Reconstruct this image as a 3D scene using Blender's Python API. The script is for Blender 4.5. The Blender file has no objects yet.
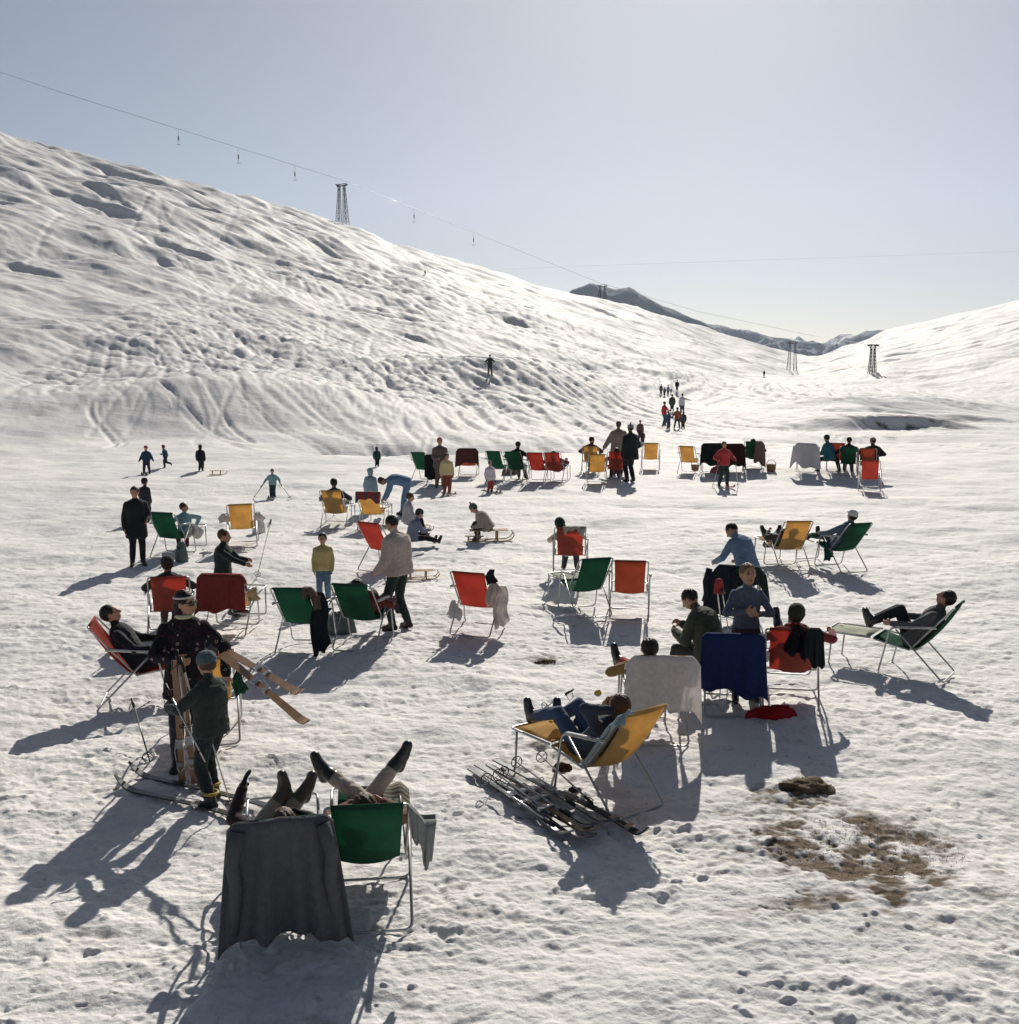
import bpy, math, random
import numpy as np
from mathutils import Vector, Matrix
random.seed(7)
S = bpy.context.scene
C = S.collection
R = math.radians
# ---------------------------------------------------------------- camera, sky, sun, exposure
F, CX, CY, HZ, H = 1083.0, 509.5, 512.0, 369.0, 3.9
PITCH = math.atan((CY - HZ) / F)
cd = bpy.data.cameras.new('camera'); cam = bpy.data.objects.new('camera', cd); C.objects.link(cam)
cam.location = (0, 0, H); cam.rotation_euler = (math.pi / 2 - PITCH, 0, 0)
cd.sensor_fit = 'HORIZONTAL'; cd.sensor_width = 36; cd.lens = 36 * F / 1019
cd.clip_start = 0.1; cd.clip_end = 20000
S.camera = cam
SUN_EL, SUN_AZ = R(31.5), R(9.7)
w = bpy.data.worlds.new('World'); S.world = w; w.use_nodes = True
nt = w.node_tree; bg = nt.nodes['Background']
sky = nt.nodes.new('ShaderNodeTexSky'); sky.sky_type = 'NISHITA'; sky.sun_disc = False
sky.sun_elevation = SUN_EL; sky.sun_rotation = SUN_AZ
sky.altitude = 1500; sky.air_density = 0.85; sky.dust_density = 2.4; sky.ozone_density = 1.0
hs = nt.nodes.new('ShaderNodeHueSaturation'); hs.inputs['Saturation'].default_value = .74; hs.inputs['Value'].default_value = .95
nt.links.new(sky.outputs[0], hs.inputs['Color']); nt.links.new(hs.outputs[0], bg.inputs[0]); bg.inputs[1].default_value = 0.05
sd = bpy.data.lights.new('sun', 'SUN'); sd.energy = 5.0; sd.angle = R(0.55); sd.color = (1.0, 0.935, 0.84)
sun = bpy.data.objects.new('sun', sd); C.objects.link(sun)
sdir = Vector((math.sin(SUN_AZ) * math.cos(SUN_EL), math.cos(SUN_AZ) * math.cos(SUN_EL), math.sin(SUN_EL)))
sun.rotation_euler = sdir.to_track_quat('Z', 'Y').to_euler(); sun.location = (0, 0, 60)
S.view_settings.view_transform = 'Standard'; S.view_settings.look = 'None'
S.view_settings.exposure = 0.08; S.view_settings.gamma = 1.0
S.render.engine = 'CYCLES'

def ray(px, py):
    dx, dy = (px - CX) / F, (CY - py) / F
    c, s = math.cos(PITCH), math.sin(PITCH)
    return (dx, c + dy * s, -s + dy * c)
def azel(px, py):
    x, y, z = ray(px, py); return math.atan2(x, y), z / math.hypot(x, y)

# ---------------------------------------------------------------- noise
def vnoise(x, y, seed=0):
    x = np.asarray(x, float); y = np.asarray(y, float)
    xi = np.floor(x).astype(np.int64); yi = np.floor(y).astype(np.int64)
    xf = x - xi; yf = y - yi
    def hsh(a, b):
        n = (a * 374761393 + b * 668265263 + seed * 974634777) & 0xffffffff
        n = ((n ^ (n >> 13)) * 1274126177) & 0xffffffff
        n = n ^ (n >> 16)
        ang = (n & 0xffff) / 65536.0 * 2 * np.pi
        return np.cos(ang), np.sin(ang)
    u = xf * xf * xf * (xf * (xf * 6 - 15) + 10); v = yf * yf * yf * (yf * (yf * 6 - 15) + 10)
    r = 0
    for i, j, wgt in ((0, 0, (1 - u) * (1 - v)), (1, 0, u * (1 - v)), (0, 1, (1 - u) * v), (1, 1, u * v)):
        gx, gy = hsh(xi + i, yi + j)
        r = r + wgt * (gx * (xf - i) + gy * (yf - j))
    return r * 1.5
def fbm(x, y, o=4, seed=0, g=0.5):
    a, r, f = 1.0, 0, 1.0
    for k in range(o):
        r = r + a * vnoise(x * f, y * f, seed + k * 17); a *= g; f *= 2.03
    return r
def sstep(a, b, x):
    t = np.clip((x - a) / (b - a), 0, 1); return t * t * (3 - 2 * t)

# ---------------------------------------------------------------- materials
def new_mat(name):
    m = bpy.data.materials.new(name); m.use_nodes = True
    return m, m.node_tree, m.node_tree.nodes['Principled BSDF']
MATS = {}
def mat(name, rgb, rough=0.8, var=0.25, scale=8, metal=0.0, bump=0.0, bscale=120, trans=0.0, sheen=0.0, spec=0.3, stripes=None):
    if name in MATS: return MATS[name]
    m, t, b = new_mat(name)
    tc = t.nodes.new('ShaderNodeTexCoord')
    n = t.nodes.new('ShaderNodeTexNoise'); n.inputs['Scale'].default_value = scale; n.inputs['Detail'].default_value = 5
    t.links.new(tc.outputs['Object'], n.inputs['Vector'])
    mx = t.nodes.new('ShaderNodeMix'); mx.data_type = 'RGBA'
    lo = [c * (1 - var) for c in rgb] + [1]; hi = [min(1, c * (1 + var)) for c in rgb] + [1]
    mx.inputs['A'].default_value = lo; mx.inputs['B'].default_value = hi
    rp = t.nodes.new('ShaderNodeMapRange'); rp.inputs['From Min'].default_value = .3; rp.inputs['From Max'].default_value = .7
    t.links.new(n.outputs['Fac'], rp.inputs['Value']); t.links.new(rp.outputs[0], mx.inputs['Factor'])
    col = mx.outputs['Result']
    if stripes:
        sx = t.nodes.new('ShaderNodeSeparateXYZ'); t.links.new(tc.outputs['Object'], sx.inputs[0])
        ma = t.nodes.new('ShaderNodeMath'); ma.operation = 'MULTIPLY'; ma.inputs[1].default_value = stripes[0]
        t.links.new(sx.outputs[stripes[3]], ma.inputs[0])
        fr = t.nodes.new('ShaderNodeMath'); fr.operation = 'FRACT'; t.links.new(ma.outputs[0], fr.inputs[0])
        gt = t.nodes.new('ShaderNodeMath'); gt.operation = 'GREATER_THAN'; gt.inputs[1].default_value = stripes[1]
        t.links.new(fr.outputs[0], gt.inputs[0])
        m2 = t.nodes.new('ShaderNodeMix'); m2.data_type = 'RGBA'; m2.inputs['B'].default_value = (*stripes[2], 1)
        t.links.new(gt.outputs[0], m2.inputs['Factor']); t.links.new(col, m2.inputs['A']); col = m2.outputs['Result']
    t.links.new(col, b.inputs['Base Color'])
    b.inputs['Roughness'].default_value = rough; b.inputs['Metallic'].default_value = metal
    b.inputs['Specular IOR Level'].default_value = spec
    if sheen: b.inputs['Sheen Weight'].default_value = sheen
    if bump:
        n2 = t.nodes.new('ShaderNodeTexNoise'); n2.inputs['Scale'].default_value = bscale; n2.inputs['Detail'].default_value = 3
        t.links.new(tc.outputs['Object'], n2.inputs['Vector'])
        bp = t.nodes.new('ShaderNodeBump'); bp.inputs['Strength'].default_value = bump; bp.inputs['Distance'].default_value = .01
        t.links.new(n2.outputs['Fac'], bp.inputs['Height']); t.links.new(bp.outputs[0], b.inputs['Normal'])
    if trans:
        tr = t.nodes.new('ShaderNodeBsdfTranslucent'); t.links.new(col, tr.inputs['Color'])
        ms = t.nodes.new('ShaderNodeMixShader'); ms.inputs[0].default_value = trans
        t.links.new(b.outputs[0], ms.inputs[1]); t.links.new(tr.outputs[0], ms.inputs[2])
        t.links.new(ms.outputs[0], t.nodes['Material Output'].inputs['Surface'])
    MATS[name] = m; return m

# ---------------------------------------------------------------- mesh builder
class MB:
    def __init__(s): s.v = []; s.f = []; s.m = []
    def add(s, vs, fs, mi=0):
        o = len(s.v); s.v += [tuple(v) for v in vs]; s.f += [tuple(i + o for i in f) for f in fs]; s.m += [mi] * len(fs)
    def box(s, c, d, rot=None, mi=0):
        vs = []
        for z in (-1, 1):
            for y in (-1, 1):
                for x in (-1, 1):
                    p = Vector((x * d[0] / 2, y * d[1] / 2, z * d[2] / 2))
                    if rot: p = rot @ p
                    vs.append(Vector(c) + p)
        s.add(vs, [(0, 2, 3, 1), (4, 5, 7, 6), (0, 1, 5, 4), (2, 6, 7, 3), (0, 4, 6, 2), (1, 3, 7, 5)], mi)
    def tube(s, pts, r, seg=8, closed=False, mi=0, r2=None, cap=True):
        pts = [Vector(p) for p in pts]; n = len(pts); vs = []; prev = None
        for i, p in enumerate(pts):
            if closed: t = pts[(i + 1) % n] - pts[i - 1]
            else: t = pts[min(i + 1, n - 1)] - pts[max(i - 1, 0)]
            if t.length < 1e-9: t = Vector((0, 0, 1))
            t.normalize()
            if prev is None:
                a = Vector((0, 0, 1)) if abs(t.z) < .9 else Vector((1, 0, 0)); u = t.cross(a).normalized()
            else:
                u = (prev - t * prev.dot(t)); u = u.normalized() if u.length > 1e-6 else t.orthogonal().normalized()
            prev = u; v = t.cross(u)
            rr = r if r2 is None else r + (r2 - r) * i / (n - 1)
            for k in range(seg):
                a = 2 * math.pi * k / seg; vs.append(p + (u * math.cos(a) + v * math.sin(a)) * rr)
        fs = []
        for i in range(n if closed else n - 1):
            j = (i + 1) % n
            for k in range(seg):
                l = (k + 1) % seg; fs.append((i * seg + k, i * seg + l, j * seg + l, j * seg + k))
        if not closed and cap:
            fs.append(tuple(range(seg))[::-1]); fs.append(tuple((n - 1) * seg + k for k in range(seg)))
        s.add(vs, fs, mi)
    def sheet(s, g, mi=0):
        nr, nc = len(g), len(g[0])
        s.add([p for row in g for p in row], [(i * nc + j, i * nc + j + 1, (i + 1) * nc + j + 1, (i + 1) * nc + j) for i in range(nr - 1) for j in range(nc - 1)], mi)
    def slab(s, g, t, mi=0):
        """a sheet of points given thickness along its own normals: a closed solid"""
        nr, nc = len(g), len(g[0]); P = np.array([[tuple(p) for p in row] for row in g], float)
        du = np.gradient(P, axis=1); dv = np.gradient(P, axis=0); N = np.cross(du, dv)
        N /= np.linalg.norm(N, axis=2, keepdims=True) + 1e-12
        A = P + N * t / 2; B = P - N * t / 2
        vs = [tuple(x) for x in A.reshape(-1, 3)] + [tuple(x) for x in B.reshape(-1, 3)]; o = nr * nc; fs = []
        for i in range(nr - 1):
            for j in range(nc - 1):
                q = (i * nc + j, i * nc + j + 1, (i + 1) * nc + j + 1, (i + 1) * nc + j)
                fs.append(q); fs.append(tuple(k + o for k in q[::-1]))
        bd = [j for j in range(nc)] + [i * nc + nc - 1 for i in range(1, nr)] + [(nr - 1) * nc + j for j in range(nc - 2, -1, -1)] + [i * nc for i in range(nr - 2, 0, -1)]
        for k in range(len(bd)):
            a, b = bd[k], bd[(k + 1) % len(bd)]; fs.append((b, a, a + o, b + o))
        s.add(vs, fs, mi)
    def mesh(s, name, mats, smooth=True):
        me = bpy.data.meshes.new(name); me.from_pydata(s.v, [], s.f)
        for m in (mats if isinstance(mats, (list, tuple)) else [mats]): me.materials.append(m)
        me.polygons.foreach_set('material_index', s.m)
        me.polygons.foreach_set('use_smooth', [smooth] * len(s.f)); me.update(); return me
    def build(s, name, mats, parent=None, smooth=True, loc=None):
        return link(name, s.mesh(name, mats, smooth), parent, loc)
def link(name, me, parent=None, loc=None):
    o = bpy.data.objects.new(name, me); C.objects.link(o)
    if parent: o.parent = parent
    if loc is not None: o.location = loc
    return o
def tag(o, label=None, cat=None, group=None, kind=None):
    if label: o['label'] = label
    if cat: o['category'] = cat
    if group: o['group'] = group
    if kind: o['kind'] = kind
    return o
def empty(name, loc, th=0, label=None, cat=None, group=None, sc=1.0):
    o = bpy.data.objects.new(name, None); C.objects.link(o); o.empty_display_size = .2
    o.location = loc; o.rotation_euler = (0, 0, -R(th)); o.scale = (sc, sc, sc)
    return tag(o, label, cat, group)
def rnd(pts, rad=.06, n=4):
    """polyline with rounded corners"""
    P = [Vector(p) for p in pts]; out = [P[0]]
    for i in range(1, len(P) - 1):
        a, b, c = P[i - 1], P[i], P[i + 1]
        r1 = min(rad, (a - b).length * .45); r2 = min(rad, (c - b).length * .45)
        p, q = b + (a - b).normalized() * r1, b + (c - b).normalized() * r2
        for k in range(n + 1):
            t = k / n; out.append(p * (1 - t) ** 2 + b * 2 * t * (1 - t) + q * t * t)
    out.append(P[-1]); return out
# ---------------------------------------------------------------- terrain
SK = [(-60,118),(0,132),(60,148),(133,166),(175,178),(242,195),(287,206),(335,221),(361,229),(391,242),(447,257),(510,275),(536,285),(566,292),(622,303),(697,325),(740,338.5),(755,342),(777,349.5),(796,354.5),(818,355.5),(831,351.5),(842,346.5),(856,343.5),(870,338),(886,329.6),(940,318),(1019,300),(1090,285)]
KA = np.array([azel(*p)[0] for p in SK]); KT = np.array([azel(*p)[1] for p in SK])
def azx(px): return math.atan((px - CX) / F / math.cos(PITCH))   # near horizon
def prof(pairs, a): return np.interp(a, [azx(p[0]) for p in pairs], [p[1] for p in pairs])
DS = [(0,230),(133,235),(345,255),(500,270),(600,290),(700,350),(764,390),(823,430),(883,400),(1019,380)]
DB = [(0,52),(133,54),(330,56),(450,57),(540,60),(600,72),(660,96),(720,120),(800,135),(900,130),(1019,110)]
def az_fold(a): return np.where(np.abs(a) > R(31), np.sign(a) * R(31), a)
AZ = np.concatenate([np.linspace(-math.pi, -R(31), 70)[:-1], np.linspace(-R(31), R(31), 800), np.linspace(R(31), math.pi, 70)[1:]])
D1 = 4224.0 / np.concatenate([np.linspace(1500, 720, 110), np.linspace(718, 300, 450), np.linspace(299.4, 64, 420)])
D2 = D1[-1] * np.exp(np.linspace(0, math.log(520 / D1[-1]), 560))[1:]
D3 = 520 * np.exp(np.linspace(0, math.log(5200 / 520), 50))[1:]
DD = np.concatenate([D1, D2, D3])
A2, D_2 = np.meshgrid(AZ, DD); X = D_2 * np.sin(A2); Y = D_2 * np.cos(A2)
af = az_fold(AZ)
ts = np.interp(af, KA, KT); ds = prof(DS, af); db = prof(DB, af)
back = sstep(R(31), R(100), np.abs(AZ))          # beside and behind the camera the hill lies down
def base_height(zs):
    s = np.clip((D_2 - db) / (ds - db), 0, None)
    s = np.maximum(s, 0)
    rise = zs * (0.10 * s ** 2.2 + 0.90 * s ** 1.08)
    rise = np.where(s > 1.3, zs * 1.35, rise)
    over = zs + .25 - 0.10 * (D_2 - ds)
    k = 1.6
    hh = -k * np.log(np.exp(-np.minimum(rise, 200) / k) + np.exp(-np.clip(over, -400, 200) / k) + 1e-300)
    return np.maximum(hh, -25 - 0 * D_2)
zs0 = (H + ts * ds) * (1 - back)+ 6*back
hill = sstep(-.25, 1, (D_2 - db) / 26.0)
q = np.clip((D_2 - db) / (ds - db), 0, 1.2)
left = sstep(R(4), -R(14), A2)
nz = np.zeros_like(X)
# broad undulation, drifts running diagonally, moguls high on the left
nz += hill * 1.5 * fbm(X / 34, Y / 46, 3, 3) * sstep(0, .25, q)
u1 = X * .82 - Y * .36; v1 = X * .36 + Y * .82
nz += hill * (.36 + .50 * left * sstep(.15, .7, q)) * fbm(u1 / 15, v1 / 6.5, 3, 11, .55)
nz += hill * .11 * sstep(.05, .3, q) * fbm(u1 / 4.5, v1 / 2.2, 3, 21, .6)
pk = fbm(u1 / 14, v1 / 7, 2, 77); nz -= hill * .55 * sstep(.42, .7, pk) * sstep(.1, .4, q)
def hatch(px, D, sx, sy, ang, wl, amp, seed):
    a = azx(px); x0, y0 = D * math.sin(a), D * math.cos(a); dx, dy = X - x0, Y - y0
    m = np.exp(-(dx / sx) ** 4 - (dy / sy) ** 4); c, s_ = math.cos(R(ang)), math.sin(R(ang))
    ph = (dx * c + dy * s_) + 1.6 * fbm(X / 14, Y / 18, 2, seed); w_ = vnoise(X / 3.5, Y / 9, seed + 5)
    return amp * m * (-np.clip(np.sin(ph * 2 * np.pi / wl) - .2, 0, 1) * sstep(-.35, .3, w_) - .7 * np.clip(np.sin((ph * .9 + dy * .25) * 2 * np.pi / (wl * .77) + 2) - .4, 0, 1) * sstep(-.2, .4, -w_))
nz += hatch(560, 78, 12, 24, 15, 1.6, .30, 201) + hatch(470, 76, 10, 16, 28, 1.5, .24, 202) + hatch(330, 82, 9, 16, -20, 1.5, .22, 203) + hatch(195, 72, 8, 14, 10, 1.4, .15, 204) + hatch(250, 92, 10, 16, 30, 1.6, .14, 205)
nz += hatch(760, 118, 20, 22, -15, 1.9, .28, 206) + hatch(840, 105, 14, 20, 12, 1.8, .16, 207) + hatch(650, 130, 16, 34, 5, 2.0, .16, 208) + hatch(400, 150, 22, 40, 20, 2.4, .18, 209) + hatch(540, 170, 24, 44, 12, 2.6, .18, 210) + hatch(160, 78, 7, 16, 60, 1.5, .15, 211) + hatch(430, 100, 12, 16, 45, 1.8, .12, 212)
nz += hill * (.03 + .06 * sstep(-.3, .5, fbm(X / 28, Y / 34, 2, 240))) * fbm(u1 / 1.9, v1 / 1.2, 3, 230, .6) * (1 - sstep(130, 260, D_2)) + hill * .22 * fbm(X / 7, Y / 5, 2, 231) * sstep(.45, 0, q)
# two humps in front of the left hill, a mound and a cut bank on the right
def gauss(px, py, sx, sy, amp, rot=0):
    a = azx(px); d = 4224.0 / (py - HZ); x0, y0 = d * math.sin(a), d * math.cos(a)
    c, s_ = math.cos(R(rot)), math.sin(R(rot)); dx, dy = X - x0, Y - y0
    return amp * np.exp(-((dx * c + dy * s_) / sx) ** 2 - ((-dx * s_ + dy * c) / sy) ** 2)
nz += gauss(555, 418, 9, 12, 1.9) + gauss(330, 436, 8, 8, 1.1) + gauss(240, 432, 7, 6, .9) + gauss(160, 437, 6, 5, .9)
nz += gauss(770, 402, 20, 22, 1.5, -15) + gauss(700, 404, 12, 10, .7) + gauss(860, 408, 12, 14, 1.1)
nz += gauss(865, 419, 7, 2.2, .9, 8) + gauss(905, 415, 8, 2.6, 1.0, 8) - gauss(868, 440, 9, 2.6, .55, 6)
nz -= gauss(450, 455, 9, 2.2, .55) + gauss(377, 455.5, 3.6, 1.9, .75) + gauss(545, 452, 4.5, 2, .35)
nz += gauss(560, 446, 9, 2.6, .25) + gauss(180, 452, 9, 3, .2)
# gentle shapes of the terrace
near = 1 - sstep(52, 70, D_2)
nz += .35 * sstep(18, 44, D_2)
nz += near * (.10 * fbm(X / 6, Y / 4, 3, 5) + .035 * fbm(X / 1.3, Y / .9, 3, 9))
nz += gauss(815, 478, 3.2, 1.6, .26) + gauss(668, 524, 2.6, .9, .13) + gauss(700, 533, 2.2, .7, .10) + gauss(845, 541, 2.2, .9, .15) + gauss(790, 536, 1.6, .6, .08)
nz += gauss(700, 735, 2.0, 1.7, .13)
def bank(px, D, half, hgt, rot, back_):
    a = azx(px); x0, y0 = D * math.sin(a), D * math.cos(a); c, s_ = math.cos(R(rot)), math.sin(R(rot)); dx, dy = X - x0, Y - y0
    u = dx * c + dy * s_; v = -dx * s_ + dy * c + .8 * fbm(X / 3, Y / 3, 2, 301)
    return hgt * np.exp(-(u / half) ** 4) * sstep(-.8, .9, v) * np.exp(-(np.maximum(v - .9, 0) / back_) ** 2)
nz += bank(882, 68, 5.5, .85, 8, 18) + bank(915, 78, 7, .5, 6, 16)
# trodden snow: foot pits and crumbs
tr1 = fbm(X / .33, Y / .26, 3, 31, .55); tr2 = vnoise(X / .21, Y / .17, 41); tr3 = fbm(X / .085, Y / .075, 2, 51)
foot = 1 - sstep(20, 44, D_2)
busy = .55 + .45 * sstep(-.2, .5, fbm(X / 2.6, Y / 2.2, 2, 61))
nz += foot * busy * (.022 * tr1 - .022 * sstep(.2, .7, tr2) + .011 * tr3 * (1 - sstep(14, 26, D_2)))
clod = fbm(X / .15, Y / .12, 2, 71); nz += (1 - sstep(12, 20, D_2)) * .022 * sstep(.35, .75, clod) * sstep(0, .6, fbm(X / 1.1, Y / .9, 2, 62))
def sm(v): return np.convolve(np.pad(v, 30, mode='edge'), np.hanning(63)[1:-1] / np.hanning(63).sum(), 'valid')
for _ in range(2):
    bh = base_height(zs0); Z = bh + nz
    rngm = (D_2 > 90) & (D_2 < 520)
    el = np.where(rngm, (Z - H) / D_2, -9).max(axis=0)
    zs0 = zs0 + sm(np.where(np.abs(AZ) < R(31), (ts - el) * ds, 0))
Z = base_height(zs0) + nz
Z = np.where(D_2 > 700, np.minimum(Z, -20), Z)
# ski tracks: pairs of fine grooves wandering down the slope
def tanl(a): return np.interp(a, AZ, np.arange(len(AZ)))
def rowl(d): return np.interp(-d, -DD[::-1], np.arange(len(DD))[::-1]) if False else np.interp(d, DD, np.arange(len(DD)))
rs = np.random.RandomState(5)
def track(xs, ys, dep=.09, wid=.22, berm=.4):
    a = np.arctan2(xs, ys); d = np.hypot(xs, ys)
    ci = tanl(a); ri = rowl(d)
    for dc in range(-2, 3):
        for dr in range(-2, 3):
            c = np.round(ci).astype(int) + dc; r = np.round(ri).astype(int) + dr
            ok = (c > 0) & (c < len(AZ)) & (r > 0) & (r < len(DD)); c, r = c[ok], r[ok]
            ddx = X[r, c] - xs[ok]; ddy = Y[r, c] - ys[ok]; dist = np.sqrt(ddx ** 2 + ddy ** 2)
            np.minimum.at(TR, (r, c), -dep * np.exp(-(dist / wid) ** 2))
TR = np.zeros_like(Z)
for i in range(950):
    px = rs.uniform(140, 980); a0 = azx(px)
    dbb = float(prof(DB, a0)); dss = float(prof(DS, a0))
    d = rs.uniform(dbb + 8, dss * .9) if i % 3 else rs.uniform(dbb + 4, dbb + 60)
    x, y = d * math.sin(a0), d * math.cos(a0); L = rs.uniform(15, 90); n = int(L / .12)
    th0 = .25 + 1.5 * float(vnoise(x / 26, y / 26, 99)) + rs.normal(0, .5) + (.5 if px < 480 else 0) + (1.1 if i % 5 == 0 else 0); amp = rs.uniform(.1, .5) * (rs.rand() < .2); wl = rs.uniform(9, 22); ph = rs.uniform(0, 6)
    t = np.arange(n) * .12; th = th0 + amp * np.sin(t / wl * 2 * np.pi + ph) + .2 * np.sin(t / 50)
    xs = x + np.cumsum(np.sin(th)) * .12; ys = y - np.cumsum(np.cos(th)) * .12
    keep = np.hypot(xs, ys) > dbb - rs.uniform(-6, 14); xs, ys, th2 = xs[keep], ys[keep], th[keep]
    if len(xs) < 30: continue
    for o in (-.2, .2) if rs.rand() < .5 else (0,):
        track(xs + o * np.cos(th2), ys + o * np.sin(th2), dep=rs.uniform(.04, .13), wid=.15 if d < 110 else .3)
Z = Z + TR
# colour of the ground: 0 clean snow .. 1 bare earth
dirt = np.zeros_like(Z)
def patch(px, py, sx, sy, amp): return gauss(px, py, sx, sy, amp)
dn = fbm(X / .42, Y / .34, 4, 81, .55)
near2 = 1 - sstep(20, 30, D_2)
dirt += near2 * (patch(872, 842, .62, .55, 1.3) + patch(800, 798, .42, .22, 1.0) + patch(905, 890, .9, .5, 1.1) + patch(830, 835, .7, .45, .75)) * sstep(-.5, .55, dn)
dirt += near2 * patch(545, 664, .17, .2, 1.2) * sstep(-.5, .2, dn)
dirt += near2 * (patch(515, 758, .35, .2, .6) + patch(700, 712, .5, .35, .7) + patch(560, 786, .3, .2, .6)) * sstep(.05, .6, dn)
dirt += patch(880, 430, 5, 1.6, 1.2) * sstep(-.1, .5, fbm(X / 1.6, Y / .8, 3, 91)) + patch(855, 436, 4, 1.2, .8) * sstep(.0, .5, fbm(X / 1.6, Y / .8, 3, 92))
dirt += near2 * .34 * sstep(.36, .9, fbm(X / .8, Y / .5, 4, 83, .6)) + near2 * .5 * sstep(.52, .8, fbm(X / .13, Y / .10, 3, 85, .6)) * sstep(-.1, .5, fbm(X / 1.6, Y / 1.2, 2, 86))
dirt += near2 * (patch(855, 842, 1.15, .75, .62) + patch(800, 800, .6, .35, .4)) * sstep(-.2, .45, fbm(X / .11, Y / .09, 3, 87, .6))
dirt = np.clip(dirt, 0, 1)
Z += near2 * (-.018 * dirt + .012 * dirt * fbm(X / .12, Y / .1, 3, 84, .6))
nr, nc = Z.shape
def T(x, y):
    a = math.atan2(x, y); d = math.hypot(x, y)
    c = float(np.interp(a, AZ, np.arange(nc))); r = float(np.interp(d, DD, np.arange(nr)))
    c0, r0 = min(int(c), nc - 2), min(int(r), nr - 2); fc, fr = c - c0, r - r0
    return float(Z[r0, c0] * (1 - fc) * (1 - fr) + Z[r0, c0 + 1] * fc * (1 - fr) + Z[r0 + 1, c0] * (1 - fc) * fr + Z[r0 + 1, c0 + 1] * fc * fr)
def G(px, py, dmin=4.0):
    """where the line of sight through a pixel meets the snow"""
    x, y, z = ray(px, py); d = math.hypot(x, y); x, y, z = x / d, y / d, z / d
    t = dmin; step = .05
    while t < 900:
        if H + z * t <= T(x * t, y * t): break
        step = max(.03, t * .002); t += step
    return Vector((x * t, y * t, T(x * t, y * t)))
def build_ground():
    vs = np.stack([X, Y, Z], -1).reshape(-1, 3)
    ctr = np.array([[0, 0, float(Z[0].mean())]]); vs = np.vstack([vs, ctr]); ci = len(vs) - 1
    r, c = np.meshgrid(np.arange(nr - 1), np.arange(nc - 1), indexing='ij')
    q_ = np.stack([r * nc + c, r * nc + c + 1, (r + 1) * nc + c + 1, (r + 1) * nc + c], -1).reshape(-1, 4)[:, ::-1]
    tri = np.stack([np.full(nc - 1, ci), np.arange(nc - 1) + 1, np.arange(nc - 1)], -1)[:, ::-1]
    me = bpy.data.meshes.new('snow_ground')
    nq, ntr = len(q_), len(tri)
    me.vertices.add(len(vs)); me.vertices.foreach_set('co', vs.ravel())
    me.loops.add(nq * 4 + ntr * 3); me.loops.foreach_set('vertex_index', np.concatenate([q_.ravel(), tri.ravel()]).astype(np.int32))
    me.polygons.add(nq + ntr)
    st = np.concatenate([np.arange(nq) * 4, nq * 4 + np.arange(ntr) * 3]); me.polygons.foreach_set('loop_start', st.astype(np.int32))
    me.polygons.foreach_set('use_smooth', np.ones(nq + ntr, bool)); me.update(calc_edges=True); me.validate()
    at = me.attributes.new('dirt', 'FLOAT', 'POINT'); at.data.foreach_set('value', np.append(dirt.ravel(), 0).astype(np.float32))
    m, t, b = new_mat('snow')
    N = t.nodes.new; Lk = t.links.new
    tc = N('ShaderNodeTexCoord')
    n1 = N('ShaderNodeTexNoise'); n1.inputs['Scale'].default_value = .35; n1.inputs['Detail'].default_value = 6; Lk(tc.outputs['Object'], n1.inputs['Vector'])
    mx = N('ShaderNodeMix'); mx.data_type = 'RGBA'; mx.inputs['A'].default_value = (.70, .69, .69, 1); mx.inputs['B'].default_value = (.83, .81, .78, 1)
    mr = N('ShaderNodeMapRange'); mr.inputs['From Min'].default_value = .35; mr.inputs['From Max'].default_value = .65; Lk(n1.outputs['Fac'], mr.inputs['Value']); Lk(mr.outputs[0], mx.inputs['Factor'])
    n4 = N('ShaderNodeTexNoise'); n4.inputs['Scale'].default_value = 22; n4.inputs['Detail'].default_value = 5; Lk(tc.outputs['Object'], n4.inputs['Vector'])
    sp = N('ShaderNodeMapRange'); sp.inputs['From Min'].default_value = .60; sp.inputs['From Max'].default_value = .70; sp.inputs['To Max'].default_value = .28; Lk(n4.outputs['Fac'], sp.inputs['Value'])
    mg = N('ShaderNodeMix'); mg.data_type = 'RGBA'; mg.inputs['B'].default_value = (.33, .30, .27, 1); Lk(sp.outputs[0], mg.inputs['Factor']); Lk(mx.outputs['Result'], mg.inputs['A'])
    atn = N('ShaderNodeAttribute'); atn.attribute_name = 'dirt'
    n2 = N('ShaderNodeTexNoise'); n2.inputs['Scale'].default_value = 9; n2.inputs['Detail'].default_value = 8; n2.inputs['Roughness'].default_value = .65; Lk(tc.outputs['Object'], n2.inputs['Vector'])
    ea = N('ShaderNodeMix'); ea.data_type = 'RGBA'; ea.inputs['A'].default_value = (.05, .035, .022, 1); ea.inputs['B'].default_value = (.20, .145, .095, 1); Lk(n2.outputs['Fac'], ea.inputs['Factor'])
    ad = N('ShaderNodeMath'); ad.operation = 'MULTIPLY_ADD'; Lk(n2.outputs['Fac'], ad.inputs[0]); ad.inputs[1].default_value = .9; ad.inputs[2].default_value = -.45
    a2 = N('ShaderNodeMath'); a2.operation = 'ADD'; Lk(ad.outputs[0], a2.inputs[0]); Lk(atn.outputs['Fac'], a2.inputs[1])
    m3 = N('ShaderNodeMapRange'); m3.inputs['From Min'].default_value = .2; m3.inputs['From Max'].default_value = .95; Lk(a2.outputs[0], m3.inputs['Value'])
    m4 = N('ShaderNodeMix'); m4.data_type = 'RGBA'; Lk(m3.outputs[0], m4.inputs['Factor']); Lk(mg.outputs['Result'], m4.inputs['A']); Lk(ea.outputs['Result'], m4.inputs['B'])
    Lk(m4.outputs['Result'], b.inputs['Base Color']); b.inputs['Roughness'].default_value = .68; b.inputs['Specular IOR Level'].default_value = .07
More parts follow.
